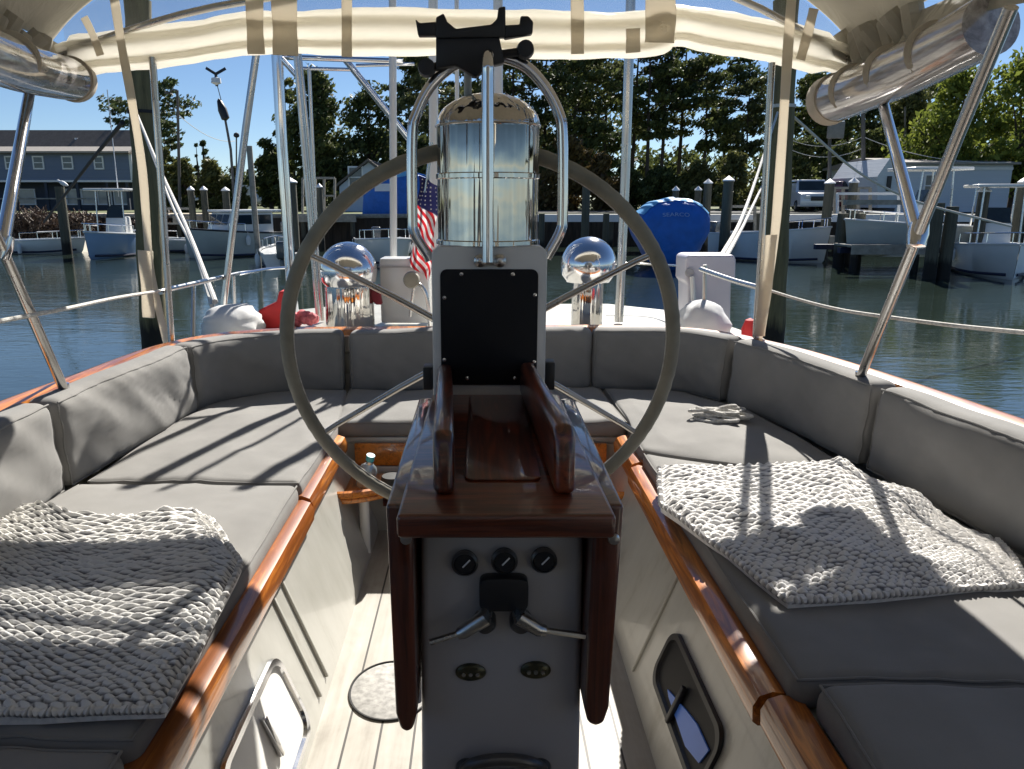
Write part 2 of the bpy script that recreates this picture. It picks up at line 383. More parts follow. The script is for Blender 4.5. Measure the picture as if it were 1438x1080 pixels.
# ================================================================== THE SAILBOAT WE STAND IN
ZS, ZSOLE, ZTRIM, ZCAP = 1.42, 1.0, 1.375, 1.652
boat = E('sailboat', (0, 2.2, 0), 'white sailboat hull with cream cockpit wells, teak seat trim and planked sole', 'sailboat')
J = [PZ(*p, ZS) for p in ((-330,1000),(-60,800),(50,727),(110,682),(200,628),(280,580),(335,562),(400,554),(487,551),(608,550),(765,548),(845,547),(960,553),(1040,577),(1110,607),(1190,648),(1345,733),(1480,815),(1700,980))]
J = [Vector((-1.02,-.6,ZS)), Vector((-1.12,.1,ZS))]+[p for p in J if p.y > .5]+[Vector((1.17,.1,ZS)), Vector((1.07,-.6,ZS))]
Js = smooth_path(J, 5)
def offset(path, d, z=None):
    out = []
    for i, p in enumerate(path):
        t = (path[min(i+1, len(path)-1)]-path[max(i-1, 0)]); t.z = 0; t.normalize()
        n = Vector((-t.y, t.x, 0)); q = p+n*d
        out.append(Vector((q.x, q.y, p.z if z is None else z)))
    return out
# hull: outboard of the coaming, down below the water
top = offset(Js, .26, 1.55)
mid = offset(Js, .30, .9); low = offset(Js, .12, -.25)
# coaming and side deck (one moulding)
mb = MB(); cin = offset(Js, .125, ZS-.05); ci2 = offset(Js, .135, ZCAP-.02); co2 = offset(Js, .2, ZCAP-.02)
rows = [cin, ci2, co2, offset(Js, .215, 1.56), offset(Js, .33, 1.55), offset(Js, .34, 1.35), offset(Js, .30, .7), offset(Js, .12, -.3)]
n = len(Js)
mb.add([p for r in rows for p in r], [(k*n+i, k*n+i+1, (k+1)*n+i+1, (k+1)*n+i) for k in range(len(rows)-1) for i in range(n-1)])
mb.build('hull', M['gelw'], boat)
# after deck behind the coaming with transom
mb = MB(); zd = 1.565
dk = [(-1.30,3.2),(-1.34,3.6),(-1.28,4.0),(-1.12,4.5),(-.8,4.8),(.8,4.8),(1.12,4.5),(1.28,4.0),(1.34,3.6),(1.30,3.2)]
mb.prism([(x, y, zd) for x, y in dk], (0,0,-.09)); mb.build('after_deck', M['gel'], boat, bevel=.01)
mb = MB(); mb.prism([(x*.93, 3.3+(y-3.3)*.95, 1.51) for x, y in dk], (0,0,-1.8)); mb.build('counter', M['gelw'], boat)
# teak cap round the coaming
mb = MB(); a = offset(Js, .115, ZCAP); sec = [(.112,-.012),(.118,.012),(.150,.020),(.185,.012),(.192,-.012)]
rows = [offset(Js, d, ZCAP+z) for d, z in sec]; rows.append(rows[0])
mb.add([p for r in rows for p in r], [(k*n+i, k*n+i+1, (k+1)*n+i+1, (k+1)*n+i) for k in range(len(rows)-1) for i in range(n-1)])
mb.build('coaming_cap', M['teak'], boat)
# seat lockers (moulded benches), inner faces lean in towards the sole
XI, XO, YB = .485, .375, 2.66
def bench(sgn):
    mb = MB(); x1 = sgn*XI; x0 = sgn*XO
    # front face, curved top radius
    ys = [-.45+i*(YB+.45)/30 for i in range(31)]
    rows = []
    for x, z in ((sgn*1.28, ZTRIM-.01),(x1+sgn*.02, ZTRIM-.01),(x1, ZTRIM-.03),(x1-sgn*.0, 1.30),(x0+sgn*.012, ZSOLE+.04),(x0+sgn*.008, ZSOLE+.015),(x0+sgn*.004, ZSOLE-.01)):
        rows.append([Vector((x, y, z)) for y in ys])
    m = len(ys)
    mb.add([p for r in rows for p in r], [(k*m+i, k*m+i+1, (k+1)*m+i+1, (k+1)*m+i) for k in range(len(rows)-1) for i in range(m-1)])
    return mb
bench(-1).build('seat_locker', M['gel'], boat); bench(1).build('seat_locker', M['gel'], boat)
# moulded ridges and a door line on the port locker face
def face(y, t, sgn, off=0):   # t 0 = top 1 = sole
    z = 1.30+(ZSOLE+.04-1.30)*t; x = XI+(XO+.012-XI)*t
    return Vector((sgn*(x-off), y, z))
for sgn in (-1, 1):
    mb = MB()
    for y in ((1.62, 1.70) if sgn < 0 else (1.72,)):
        mb.bar(face(y, -.1, sgn, .004), face(y, 1.0, sgn, .004), .010 if sgn < 0 else .006, .008, (sgn, 0, 0))
    mb.build('face_moulding', M['gel'], boat, bevel=.003)
# aft bench riser
mb = MB(); mb.box((-XI-.02, YB, ZSOLE-.02), (XI+.02, YB+.03, ZTRIM-.035)); mb.box((-1.0, YB+.001, ZTRIM-.034), (1.0, 3.3, ZTRIM-.012)); mb.build('aft_bench', M['gel'], boat, bevel=.004)
mb = MB(); mb.box((-XI+.03, YB-.022, 1.262), (XI-.03, YB-.002, 1.345)); mb.build('bench_fascia', M['teak'], boat, bevel=.004)
mb = MB(); mb.box((-XI+.02, YB-.016, 1.236), (XI-.02, YB-.002, 1.258)); mb.build('bench_moulding', M['gelw'], boat, bevel=.003)
mb = MB(); mb.box((-.36, YB-.012, 1.10), (.36, YB-.002, 1.225)); mb.build('locker_recess', M['mahog'], boat, bevel=.003)
# teak trim along the seat fronts
def trim(sgn, y0, y1, z=ZTRIM, dx=0):
    mb = MB(); ys = [y0+(y1-y0)*i/12 for i in range(13)]
    sec = [(XI+.050, z-.012),(XI+.046, z+.006),(XI+.012, z+.010),(XI-.010, z+.002),(XI-.020, z-.018),(XI-.018, z-.048),(XI-.008, z-.056),(XI+.006, z-.056)]
    sec = [(a+dx, b) for a, b in sec]; m = len(sec)
    mb.add([(sgn*a, y, b) for y in ys for a, b in sec], [(j*m+i, j*m+(i+1)%m, (j+1)*m+(i+1)%m, (j+1)*m+i) for j in range(12) for i in range(m)]+[tuple(range(m)), tuple(12*m+i for i in range(m))])
    return mb
trim(-1, .3, 2.01).build('seat_trim', M['teak'], boat); trim(-1, 2.025, 2.60, ZTRIM+.006, .006).build('seat_trim', M['teak'], boat)
trim(1, 1.15, 2.30).build('seat_trim', M['teak'], boat); trim(1, 2.315, 2.60, ZTRIM+.005, .006).build('seat_trim', M['teak'], boat)
trim(1, .3, 1.135, ZTRIM+.005, .008).build('seat_trim', M['teak'], boat)
# corner shelves: quarter-round teak trays on posts
for sgn in (-1, 1):
    pts = [(sgn*(XI-.01), YB-.03)] + [(sgn*(XI-.01-.24*math.cos(t)), YB-.03-.26*math.sin(t)) for t in [PI/2*i/10 for i in range(11)]]
    mb = MB(); mb.prism([(x, y, 1.222) for x, y in pts], (0,0,.016)); sh = mb.build('corner_shelf', M['teak'], boat, bevel=.003)
    mb = MB(); mb.tube([(sgn*(XI-.01-.235*math.cos(t)), YB-.03-.255*math.sin(t), 1.252) for t in [PI/2*i/12 for i in range(13)]], .014, 8); mb.build('fiddle_rail', M['teak'], sh)
    mb = MB(); mb.tube([(sgn*(XI-.09), YB-.22, ZSOLE+.02), (sgn*(XI-.09), YB-.22, 1.222)], .018, 10); mb.build('shelf_post', M['gelw'], boat)
# sole
mb = MB(); mb.box((-XO-.03, -.45, ZSOLE-.03), (XO+.03, YB+.01, ZSOLE)); mb.build('cockpit_sole', M['sole'], boat)
mb = MB(); cx, cy = -.225, 1.70
mb.lathe([(0, ZSOLE+.0035),(.098, ZSOLE+.0035),(.101, ZSOLE+.002)], (cx, cy, 0), n=40)
for v in mb.v: v.y = cy+(v.y-cy)*1.15
hat = mb.build('deck_plate', simple('speckled_grey_plate', (.34,.33,.31), .7, 0, .35, 60), boat)
ring = MB(); ring.tube([(cx+.103*math.cos(t), cy+.1185*math.sin(t), ZSOLE+.003) for t in [2*PI*i/48 for i in range(48)]], .0032, 6, closed=True); ring.build('plate_seal', M['rubber'], hat)
mb = MB(); mb.lathe([(0,0),(.008,0),(.008,.003),(0,.003)], (cx+.03, cy+.04, ZSOLE+.004), n=12); mb.build('plate_screw', M['steel'], hat); mb = MB(); mb.lathe([(0,0),(.008,0),(.008,.003),(0,.003)], (cx+.05, cy-.03, ZSOLE+.004), n=12); mb.build('plate_screw', M['steel'], hat)
# rounded recessed lockers ports in both side faces
def port(sgn, y0, y1, t0, t1, name='locker_port'):
    def ff(y, t, off): return face(y, t, sgn, off)
    def rr(g, off, m=8, r=.045):
        out = []; yc, tc = (y0+y1)/2, (t0+t1)/2; hy = (y1-y0)/2+g; ht = (t1-t0)/2+g/.3; rt = r/.3
        for qx, qy, a0 in ((1,1,0),(-1,1,PI/2),(-1,-1,PI),(1,-1,1.5*PI)):
            for i in range(m):
                a = a0+PI/2*i/(m-1); out.append(ff(yc+qx*(hy-r)+r*math.cos(a), tc+qy*(ht-min(rt, ht*.6))+min(rt, ht*.6)*math.sin(a), off))
        return out
    A = rr(.012, .001); B = rr(.012, .010); C_ = rr(0, .010); D = rr(-.002, .002); k = len(A)
    mb = MB(); mb.add(A+B+C_+D, [(j*k+i, j*k+(i+1)%k, (j+1)*k+(i+1)%k, (j+1)*k+i) for j in range(3) for i in range(k)])
    fr = mb.build(name, M['black'] if sgn > 0 else M['steel'], boat)
    mb = MB(); g = rr(-.002, .0025); mb.add(g, [tuple(range(len(g)))]); mb.build('port_glass', M['portwhite'] if sgn < 0 else M['blackgloss'], fr, smooth=False)
    if sgn > 0: mb = MB(); g2 = [ff(y, t, .0035) for y, t in ((y0+.02, t0+.16), (y0+.0+.10, t0+.17), (y0+.16, t0+.22), (y0+.20, t0+.26), (y0+.27, t0+.33), (y0+.25, t1-.07), (y0+.10, t1-.05), (y0+.03, t1-.12))]; mb.prism(g2, (-.003,0,0)); mb.build('painted_sky_patch', simple('sky_reflection_blue', (.08,.22,.75), .35), fr)  # blue patch painted as the sky reflected in the port glass
    mb = MB(); mb.bar(ff((y0+y1)/2+.02, t0+.12, .010), ff((y0+y1)/2+.02, t0+.45, .010), .014, .012, (sgn,0,0)); mb.build('port_catch', M['black'] if sgn > 0 else M['steel'], fr, bevel=.003)
k_ = N('mirror_port_glass'); k_.set(Base_Color=(.45,.47,.5,1), Metallic=1, Roughness=.05); k_.l(k_.bump(k_.noise(k_.coord(), 5, 2), .25, .03), k_.b.inputs['Normal']); M['portglass'] = k_.m; M['portwhite'] = simple('white_port_reflection', (.75,.74,.70), .3)  # pale port colour stands in for a bright white reflection
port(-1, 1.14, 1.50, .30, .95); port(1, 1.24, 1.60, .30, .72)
# lifelines, stern rail, stanchions
zr = 1.63
def Pz(px, py, z): return PZ(px, py, z)
rail = MB(); L0 = P(235,407,3.0); L1 = P(335,384,4.3)
rail.tube([P(225,410,2.95), L0, L1, P(362,381,4.6)], .011, 10); rail.tube([P(272,402,3.5), P(271,472,3.4)], .010, 8); rail.tube([P(328,388,4.2), P(329,432,4.2)], .010, 8)
rail.build('stern_rail', M['steel_dull'], boat)
rail = MB(); rail.tube(smooth_path([P(984,378,3.6), P(1030,394,3.3), P(1066,404,3.1)], 4), .011, 10); rail.tube([P(990,372,3.6), P(989,450,3.6)], .010, 8); rail.build('stern_rail', M['steel_dull'], boat)
def wire(name, pts, r, mat, parent=None, **kw):
    mb = MB(); mb.tube(smooth_path(pts, 8), r, 8); return mb.build(name, mat, parent, **kw)
wire('lifeline', [P(-60,462,1.6), P(5,450,1.75), P(90,434,2.1), P(165,418,2.5), P(228,408,2.98)], .0055, M['rope'], boat)
wire('lifeline', [P(1066,403,3.1), P(1120,420,2.8), P(1180,435,2.5), P(1260,447,2.2), P(1347,458,1.95), P(1450,468,1.7)], .0055, M['rope'], boat)
wire('lifeline', [P(335,385,4.3), P(375,378,4.5), P(400,376,4.6)], .009, M['steel'], boat)
wire('lifeline', [P(866,369,4.6), P(930,372,4.5), P(990,375,3.9)], .006, M['steel_dull'], boat)

# ------------------------------------------------------------------ cushions
def cush_top(z0, z1, cs):
    f = coons(*cs)
    def fn(u, v, w):
        p = f(u, v); zz = z0+(z1-z0)*w
        wr = noise.noise(Vector((p.x*3.2, p.y*3.2, 1.7)))*.010 + (1-abs(noise.noise(Vector((p.x*5, p.y*2.4, 4.1))))*2)**3*.005
        return Vector((p.x, p.y, zz+wr*w))
    return fn
def seat_cushion(label, cs, z0=1.366, z1=1.428, group='grey seat cushions', puff=.35):
    cs = [[PZ(a, b, ZS) for a, b in e] for e in cs]
    f = cush_top(z0, z1, cs); p = Path(cs[0]); q = Path(cs[3])
    mb = MB(); pad(mb, f, p.l[-1], q.l[-1], z1-z0, .026, 26, 26, 2, puff)
    o = mb.build('seat_cushion', M['cush'], None, label=label, cat='cushion', group=group)
    weld(o); ee, L_, W_, T_ = .29*.026, p.l[-1], q.l[-1], z1-z0; loop = []
    for i in range(160):
        t = 4*i/160; a_, b_ = (t, 0) if t < 1 else (1, t-1) if t < 2 else (3-t, 1) if t < 3 else (0, 4-t)
        loop.append(f(min(max(a_, ee/L_), 1-ee/L_), min(max(b_, ee/W_), 1-ee/W_), 1-ee/T_*.8))
    sm = MB(); sm.tube(loop, .0026, 6, closed=True); sm.build('piping', M['cush'], o); return o
# (near edge, inner edge, far edge, outer edge) - u runs outboard -> inboard on the port side
inL = lambda y, z=ZS: None
def wpx(x, y, z=ZS):  # world -> photo pixel, to mix measured edges with straight ones
    d = Vector((x, y, z-CZ)); zc = d.y*CP-d.z*SP; yc = d.y*SP+d.z*CP; return (CX+F*d.x/zc, CY-F*yc/zc)
xl, xr = -.505, .512
seat_cushion('grey aft cushion of the port bench crossed by thin shadows', [[(118,680),(270,679),(wpx(xl,2.03))], [wpx(xl,2.03), wpx(xl,2.3), wpx(xl,2.60)], [(292,566),(400,548),(488,549),(wpx(xl,2.60))], [(118,680),(205,622),(292,566)]])
seat_cushion('grey middle cushion of the port bench, under the knit blanket', [[wpx(-1.20,.99),wpx(-.85,.985),wpx(xl-.005,.98)], [wpx(xl-.005,.98),wpx(xl,1.5),wpx(xl,2.02)], [(110,683),(270,681),wpx(xl,2.02)], [wpx(-1.20,.99),wpx(-1.19,1.5),(110,683)]])
seat_cushion('dark near cushion of the port bench below the blanket fringe', [[wpx(-1.15,-.35),wpx(-.8,-.35),wpx(xl-.01,-.35)], [wpx(xl-.01,-.35),wpx(xl-.01,.6),wpx(xl-.01,.97)], [wpx(-1.2,.975),wpx(-.8,.975),wpx(xl-.01,.97)], [wpx(-1.15,-.35),wpx(-1.2,.6),wpx(-1.2,.975)]])
yb = 2.655
seat_cushion('short grey cushion on the aft bench, port half', [[wpx(-.53,2.635),wpx(-.25,yb),wpx(.01,yb)], [wpx(.01,yb),wpx(.01,3.1)], [(490,545),(608,546),wpx(.01,3.12)], [wpx(-.53,2.635),(490,545)]], z1=1.425)
seat_cushion('short grey cushion on the aft bench, starboard half', [[wpx(.018,yb),wpx(.25,yb),wpx(.53,2.635)], [wpx(.53,2.635),(843,545)], [wpx(.018,3.12),(765,545),(843,545)], [wpx(.018,yb),wpx(.018,3.12)]], z1=1.425)
seat_cushion('grey aft cushion of the starboard bench with coiled rope on it', [[wpx(xr,2.335),(1050,659),(1195,658)], [(1195,658),(1120,612),(1035,572)], [wpx(xr+.02,2.62),(846,545),(950,549),(1035,572)], [wpx(xr,2.335),wpx(xr,2.5),wpx(xr+.02,2.62)]])
seat_cushion('long grey cushion of the starboard bench under the spread blanket', [[wpx(xr+.005,1.115),wpx(.85,1.115),wpx(1.3,1.12)], [wpx(1.3,1.12),(1345,735),(1195,661)], [wpx(xr,2.325),(1050,662),(1195,661)], [wpx(xr+.005,1.115),wpx(xr,1.7),wpx(xr,2.325)]])
seat_cushion('shaded near cushion of the starboard bench at the companionway end', [[wpx(xr+.03,-.35),wpx(1.2,-.35)], [wpx(1.2,-.35),wpx(1.3,1.105)], [wpx(xr+.03,1.105),wpx(1.3,1.105)], [wpx(xr+.03,-.35),wpx(xr+.03,1.105)]], z1=1.434)
JP = Path(Js)
def back_cushion(label, a, b, ztop=1.672, lean=.02, th=.10, mirror=False):
    d0, d1 = JP.near(PZ(*a, ZS)), JP.near(PZ(*b, ZS)); L = d1-d0; z0 = ZS-.008
    sd = random.random()*10
    def fn(u, v, w):
        d = d0+L*u; p = JP.at(d, False); t = JP.tan(d, False); t.z = 0; t.normalize(); nn = Vector((-t.y, t.x, 0))
        e = noise.noise(Vector((d*6+v*1.5, v*2.0, sd)))*.011 + (1-abs(noise.noise(Vector((d*9+v*3.5, v*1.2, sd+3))))*2)**3*.0045 + noise.noise(Vector((d*26+v*9, v*3, sd+3)))*.0022
        k = .008+th*w + lean*v - e*(1-w)
        return p+nn*k + Vector((0, 0, z0-p.z+(ztop-z0)*v + noise.noise(Vector((d*4, 2, sd)))*.008*v))
    mb = MB(); pad(mb, fn, L, ztop-z0, th, .032, 44, 12, 3, .22); H_ = ztop-z0
    o = weld(mb.build('back_cushion', M['cush'], None, label=label, cat='cushion', group='grey back cushions')); ee = .29*.032; loop = []
    for i in range(200):
        t = 4*i/200; a_, b_ = (t, 0) if t < 1 else (1, t-1) if t < 2 else (3-t, 1) if t < 3 else (0, 4-t)
        loop.append(fn(min(max(a_, ee/L), 1-ee/L), min(max(b_, ee/H_), 1-ee/H_), ee/th*.8))
    sm = MB(); sm.tube(loop, .0026, 6, closed=True); sm.build('piping', M['cush'], o); return o
back_cushion('sunlit port back cushion nearest the companionway, above the blanket corner', wpx(-1.16,.9), (103,688))
back_cushion('long sunlit port back cushion with diagonal puckers', (107,684), (281,579))
back_cushion('shaded curved back cushion at the port quarter', (284,578), (486,551))
back_cushion('dark back cushion across the stern on the port side of the pedestal', (489,551), (678,549))
back_cushion('dark back cushion across the stern on the starboard side of the pedestal', (683,549), (831,547))
back_cushion('dark curved back cushion at the starboard quarter', (835,547), (1012,566))
back_cushion('long shaded starboard back cushion with sunlit top edge', (1015,567), (1200,655))
back_cushion('nearest starboard back cushion, tall and dark, beyond the blanket', (1207,658), wpx(1.3,.9))

# ------------------------------------------------------------------ knitted blankets
def blanket(cs, pitch, label, lumps, seed, mat, zs=1.437):
    cs = [[PZ(a, b, zs) if b is not None else a for a, b in e] for e in cs]
    f = coons(*cs); LU, LV = Path(cs[0]).l[-1], Path(cs[3]).l[-1]
    nu, nv = max(4, int(LU/pitch)), max(4, int(LV/pitch*1.25)); K = 5
    def pat(u, v, p):
        a = u*nu+.55*noise.noise(Vector((p.x*7, p.y*7, seed+20))); b = v*nv+.45*noise.noise(Vector((p.x*6, p.y*6, seed+30))); row = math.floor(b+1e-6); off = .5*(row % 2)
        s1 = abs(math.sin(PI*(a+off+.35*(b-row-.5)))); s2 = abs(math.sin(PI*b))
        g_ = .78+.5*noise.noise(Vector((math.floor(a+off)*3.7, row*5.1, seed)))
        return min(1.25, (s1**.7)*(s2**.65)*g_*1.15), a, b
    def fn(u, v, top):
        p = f(u, v)
        base = .008+max(0, noise.noise(Vector((p.x*3.5, p.y*3.5, seed))))*.030
        base += max(0, 1-abs(noise.noise(Vector((p.x*2.6+p.y*1.2, p.y*1.1-p.x*.8, seed+2))))*5)**1.5*.013
        for cx_, cy_, r_, h_ in lumps:
            q = ((p.x-cx_)**2+(p.y-cy_)**2)/r_**2
            if q < 4: base += h_*math.exp(-q*1.5)
        h, a, b = pat(u, v, p)
        jit = noise.noise(Vector((a*1.3, b*1.3, seed)))*.004
        z = zs+base+h*.0105+jit
        edge = min(u*LU, (1-u)*LU, v*LV, (1-v)*LV)
        if edge < .012: z = zs+base*.4+(z-zs-base*.4)*(edge/.012)
        w1 = noise.noise(Vector((p.x*8, p.y*8, seed+5)))*.006
        # scalloped edges
        return Vector((p.x+w1, p.y+noise.noise(Vector((p.x*7, p.y*7, seed+9)))*.006, z if top else zs-.002))
    mb = MB(); NU, NV = nu*K+1, nv*6+1
    mb.grid(lambda u, v: fn(u, v, 1), NU, NV)
    nb = 40
    # skirt
    def ringpt(t):
        t = t % 4
        return (t, 0) if t < 1 else (1, t-1) if t < 2 else (3-t, 1) if t < 3 else (0, 4-t)
    R_ = [ringpt(4*i/400) for i in range(400)]
    mb.add([fn(u, v, 1)+Vector((0,0,0)) for u, v in R_]+[fn(u, v, 0)-Vector((0,0,.004)) for u, v in R_], [(i, (i+1)%400, 400+(i+1)%400, 400+i) for i in range(400)])
    o = mb.build('knit_blanket', mat, None, label=label, cat='blanket', angle=70)
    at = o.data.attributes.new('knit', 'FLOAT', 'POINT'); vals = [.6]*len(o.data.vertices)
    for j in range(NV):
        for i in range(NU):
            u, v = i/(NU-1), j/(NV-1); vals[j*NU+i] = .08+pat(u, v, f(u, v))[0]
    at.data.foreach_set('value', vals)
    # thick corded border as its own part would not lift away: kept as a sub mesh of the blanket
    bd = MB(); pts = []
    for i in range(520):
        u, v = ringpt(4*i/520); p = fn(u, v, 1); p.z += .004 + .003*math.sin(i*1.9); pts.append(p)
    bd.tube(pts, [.0065+.0022*math.sin(i*1.9) for i in range(520)], 6, closed=True)
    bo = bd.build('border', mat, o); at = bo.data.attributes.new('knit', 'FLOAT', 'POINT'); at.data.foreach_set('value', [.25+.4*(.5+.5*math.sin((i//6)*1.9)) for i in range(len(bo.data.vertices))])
    return o
blanket([[(-95,1012),(60,1014),(232,1003)], [(232,1003),(262,950),(300,880),(338,800),(300,735)], [(-60,700),(20,722),(100,738),(200,732),(270,722),(300,735)], [(-95,1012),(-80,860),(-60,700)]], .0205,
        'crumpled cream knit blanket on the port bench, half in shade', [(-1.02,1.80,.10,.05),(-.66,1.86,.06,.03),(-.9,1.3,.2,.012)], 3.3, M['knit'])
blanket([[(1108,852),(1230,843),(1347,832),(1440,826)], [(1440,826),(1420,790),(1400,765)], [(924,663),(1060,658),(1178,654),(1240,690),(1320,740),(1400,765)], [(1108,852),(1020,782),(928,716),(924,663)]], .0195,
        'cream knit blanket spread flat on the starboard bench', [(1.08,2.1,.10,.02),(1.1,1.8,.12,.02)], 8.1, M['knit2'])
# coil of line
c0 = PZ(1010,590,ZS+.02); mb = MB()
rnd = random.Random(4)
for i in range(9):
    r = .030+.022*rnd.random(); ox, oy = rnd.uniform(-.045,.045), rnd.uniform(-.035,.035); tl = rnd.uniform(-.35,.35); ph = rnd.uniform(0,6.28)
    mb.tube([c0+Vector((ox+r*1.5*math.cos(t+ph)+.008*math.sin(3*t), oy+r*.75*math.sin(t)+.006*math.cos(2*t+ph), .004+.0035*i+abs(tl)*r*(1+math.sin(t+ph))*.45)) for t in [2*PI*k/30 for k in range(30)]], .0058, 7, closed=True)
mb.tube(smooth_path([c0+Vector((-.11,-.01,0)), c0+Vector((-.05,.0,.01)), c0+Vector((0,.012,.04)), c0+Vector((.06,.03,.045)), c0+Vector((.075,.05,.02)), c0+Vector((.04,.06,.005))], 6), .0062, 7)
mb.build('coiled_rope', M['rope'], None, label='small coil of white line on the sunlit starboard cushion', cat='rope')
# things on the corner shelves
b = E('water_bottle', (-.40, 2.50, 1.24), 'small crumpled clear and blue bottle on the port corner shelf', 'bottle')
mb = MB(); mb.lathe([(0,0),(.030,0),(.033,.01),(.032,.06),(.027,.075),(.012,.09),(.012,.10),(0,.10)], (-.40,2.50,1.24), (.25,-.2,1)); mb.build('bottle_body', simple('crinkled_clear_plastic', (.45,.55,.60), .1, .5, .4, 40, .6, 60), b)
mb = MB(); mb.lathe([(0,0),(.0145,0),(.0145,.02),(0,.02)], (-.377,2.482,1.338), (.25,-.2,1)); mb.build('bottle_cap', simple('turquoise_plastic', (.06,.42,.52), .4), b)
mb = MB(); mb.lathe([(0,0),(.035,0),(.04,.03),(.034,.05),(0,.052)], (-.30,2.46,1.24)); mb.build('ashtray', M['rubber'], None, label='small dark round tin on the port corner shelf', cat='tin')
mb = MB(); mb.lathe([(0,0),(.028,0),(.030,.012),(.030,.055),(.025,.07),(0,.07)], (.36,2.44,1.24)); mb.build('drink_can', simple('pink_tin', (.7,.42,.36), .4, .3), None, label='pale pink can on the starboard corner shelf', cat='can')

# forward end of the cockpit, behind the photographer: bulkhead, companionway, cabin top and fore hull
mb = MB(); mb.box((-1.3,-.60,ZSOLE-.1), (-.36,-.46,1.95)); mb.box((.36,-.60,ZSOLE-.1), (1.35,-.46,1.95)); mb.box((-.359,-.60,ZSOLE-.1), (.359,-.46,1.25)); mb.build('cabin_bulkhead', M['gel'], boat, bevel=.01)
mb = MB(); mb.prism([(-1.15,-.6,1.95),(1.2,-.6,1.95),(.9,-3.4,1.9),(-.85,-3.4,1.9)], (0,0,-.42)); mb.build('cabin_top', M['gelw'], boat, bevel=.03)
mb = MB(); mb.prism([(-1.3,-.55,1.53),(1.35,-.55,1.53),(1.1,-3.4,1.53),(.4,-5.2,1.6),(0,-6.2,1.65),(-.4,-5.2,1.6),(-1.05,-3.4,1.53)], (0,0,-1.8)); mb.build('fore_hull', M['gelw'], boat, bevel=.02)
mb = MB(); mb.box((-.355,-.55,1.255), (.355,-.52,1.90)); mb.build('companionway_boards', M['mahog'], boat, bevel=.004)
# ================================================================== PEDESTAL, TABLE, COMPASS, WHEEL
ZT = 1.82
ped = E('steering_pedestal', (.03, 1.12, ZSOLE), 'grey steering pedestal with gauges, compass hood and steel guard in the cockpit centre', 'pedestal')
YF = .985
xa, xb = P(592,800,YF).x, P(818,800,YF).x
mb = MB(); mb.prism([(xa-.012, YF, ZSOLE), (xb+.012, YF, ZSOLE), (xb+.004, YF+.30, ZSOLE), (xa-.004, YF+.30, ZSOLE)], (0,0,.78))
for v in mb.v:
    if v.z > 1.5: v.x = xa+.0 if v.x < 0 else xb
mb.build('column', M['grey_paint'], ped, bevel=.012, bseg=3)
yf = YF-.001
def disc(name, px, py, r, dep, mat, parent, prof=None):
    c = P(px, py, yf); mb = MB(); mb.lathe(prof or [(0,0),(r,0),(r,dep*.7),(r*.85,dep),(0,dep)], c, (0,-1,0), 28); return mb.build(name, mat, parent)
gm = simple('dark_gauge_metal', (.12,.115,.11), .35, .6, .2, 20)
for px, py in ((653,787),(708,784),(763,783)):
    g = disc('gauge', px, py, .0165, .012, M['black'], ped)
    c = P(px, py, yf); mb = MB(); mb.lathe([(.0165,.004),(.0185,.006),(.0185,.011),(.0155,.014),(.0150,.010)], c, (0,-1,0), 28); mb.build('bezel', gm, g)
    mb = MB(); mb.bar(c+Vector((-.003,-.0135,-.004)), c+Vector((.007,-.0135,.007)), .002, .001, (0,-1,0)); mb.build('needle', M['cap'], g)
mb = MB(); c = P(707,826,yf); w_, h_ = .034, .025
poly = [(c.x+w_*math.copysign(abs(math.cos(t))**.35, math.cos(t)), c.y, c.z+h_*math.copysign(abs(math.sin(t))**.35, math.sin(t))) for t in [2*PI*i/40 for i in range(40)]]
mb.prism(poly, (0,-.022,0)); mb.build('engine_switch_box', M['black'], ped, bevel=.003)
# throttle and shift levers: clevis bosses with rods
for sx, p0, p1, p2 in ((-1, (681,868), (650,888), (604,902)), (1, (731,868), (757,884), (822,893))):
    c = P(*p0, yf); mb = MB(); mb.lathe([(0,0),(.016,0),(.016,.014),(.012,.022),(0,.024)], c, (0,-1,0), 24)
    lev = mb.build('lever_boss', gm, ped)
    a, b_, d_ = [P(*q, yf-.03) for q in (p0, p1, p2)]
    mb = MB(); mb.tube([a+Vector((0,.012,0)), a, b_, b_.lerp(d_, .15)], [.011,.012,.010,.008], 10); mb.tube([b_.lerp(d_, .1), d_], .0045, 8); mb.build('lever', M['steel_dull'], lev)
for px, py in ((661,943),(752,940)):
    c = P(px, py, yf); mb = MB(); mb.lathe([(0,0),(.022,0),(.022,.003),(.018,.006),(0,.007)], c, (0,-1,0), 30)
    for v in mb.v: v.z = c.z+(v.z-c.z)*.62
    pl = mb.build('oval_plate', simple('brass_plate_dull', (.10,.095,.06), .35, .8, .2, 20), ped)
    mb = MB()
    for s in (-.010, 0, .010): mb.lathe([(0,0),(.0035,0),(.003,.003),(0,.0035)], c+Vector((s,-.006,0)), (0,-1,0), 10)
    mb.build('plate_screw', M['steel_dull'], pl)
c = P(707,1068,yf-.0); mb = MB()
mb.tube([c+Vector((.058*math.cos(t), -.012-.012*math.sin(t), .032*math.sin(t)-.01)) for t in [PI*i/20 for i in range(21)]], .009, 10)
mb.lathe([(0,0),(.017,0),(.014,.012),(0,.014)], c+Vector((-.055,0,-.012)), (0,-1,0), 20); mb.lathe([(0,0),(.017,0),(.014,.012),(0,.014)], c+Vector((.055,0,-.012)), (0,-1,0), 20)
for i in range(5): mb.bar(c+Vector((-.034,-.006,-.014-.012*i)), c+Vector((.034,-.006,-.014-.012*i)), .005, .005, (0,-1,0))
mb.build('vent_grille', gm, ped, bevel=.001)
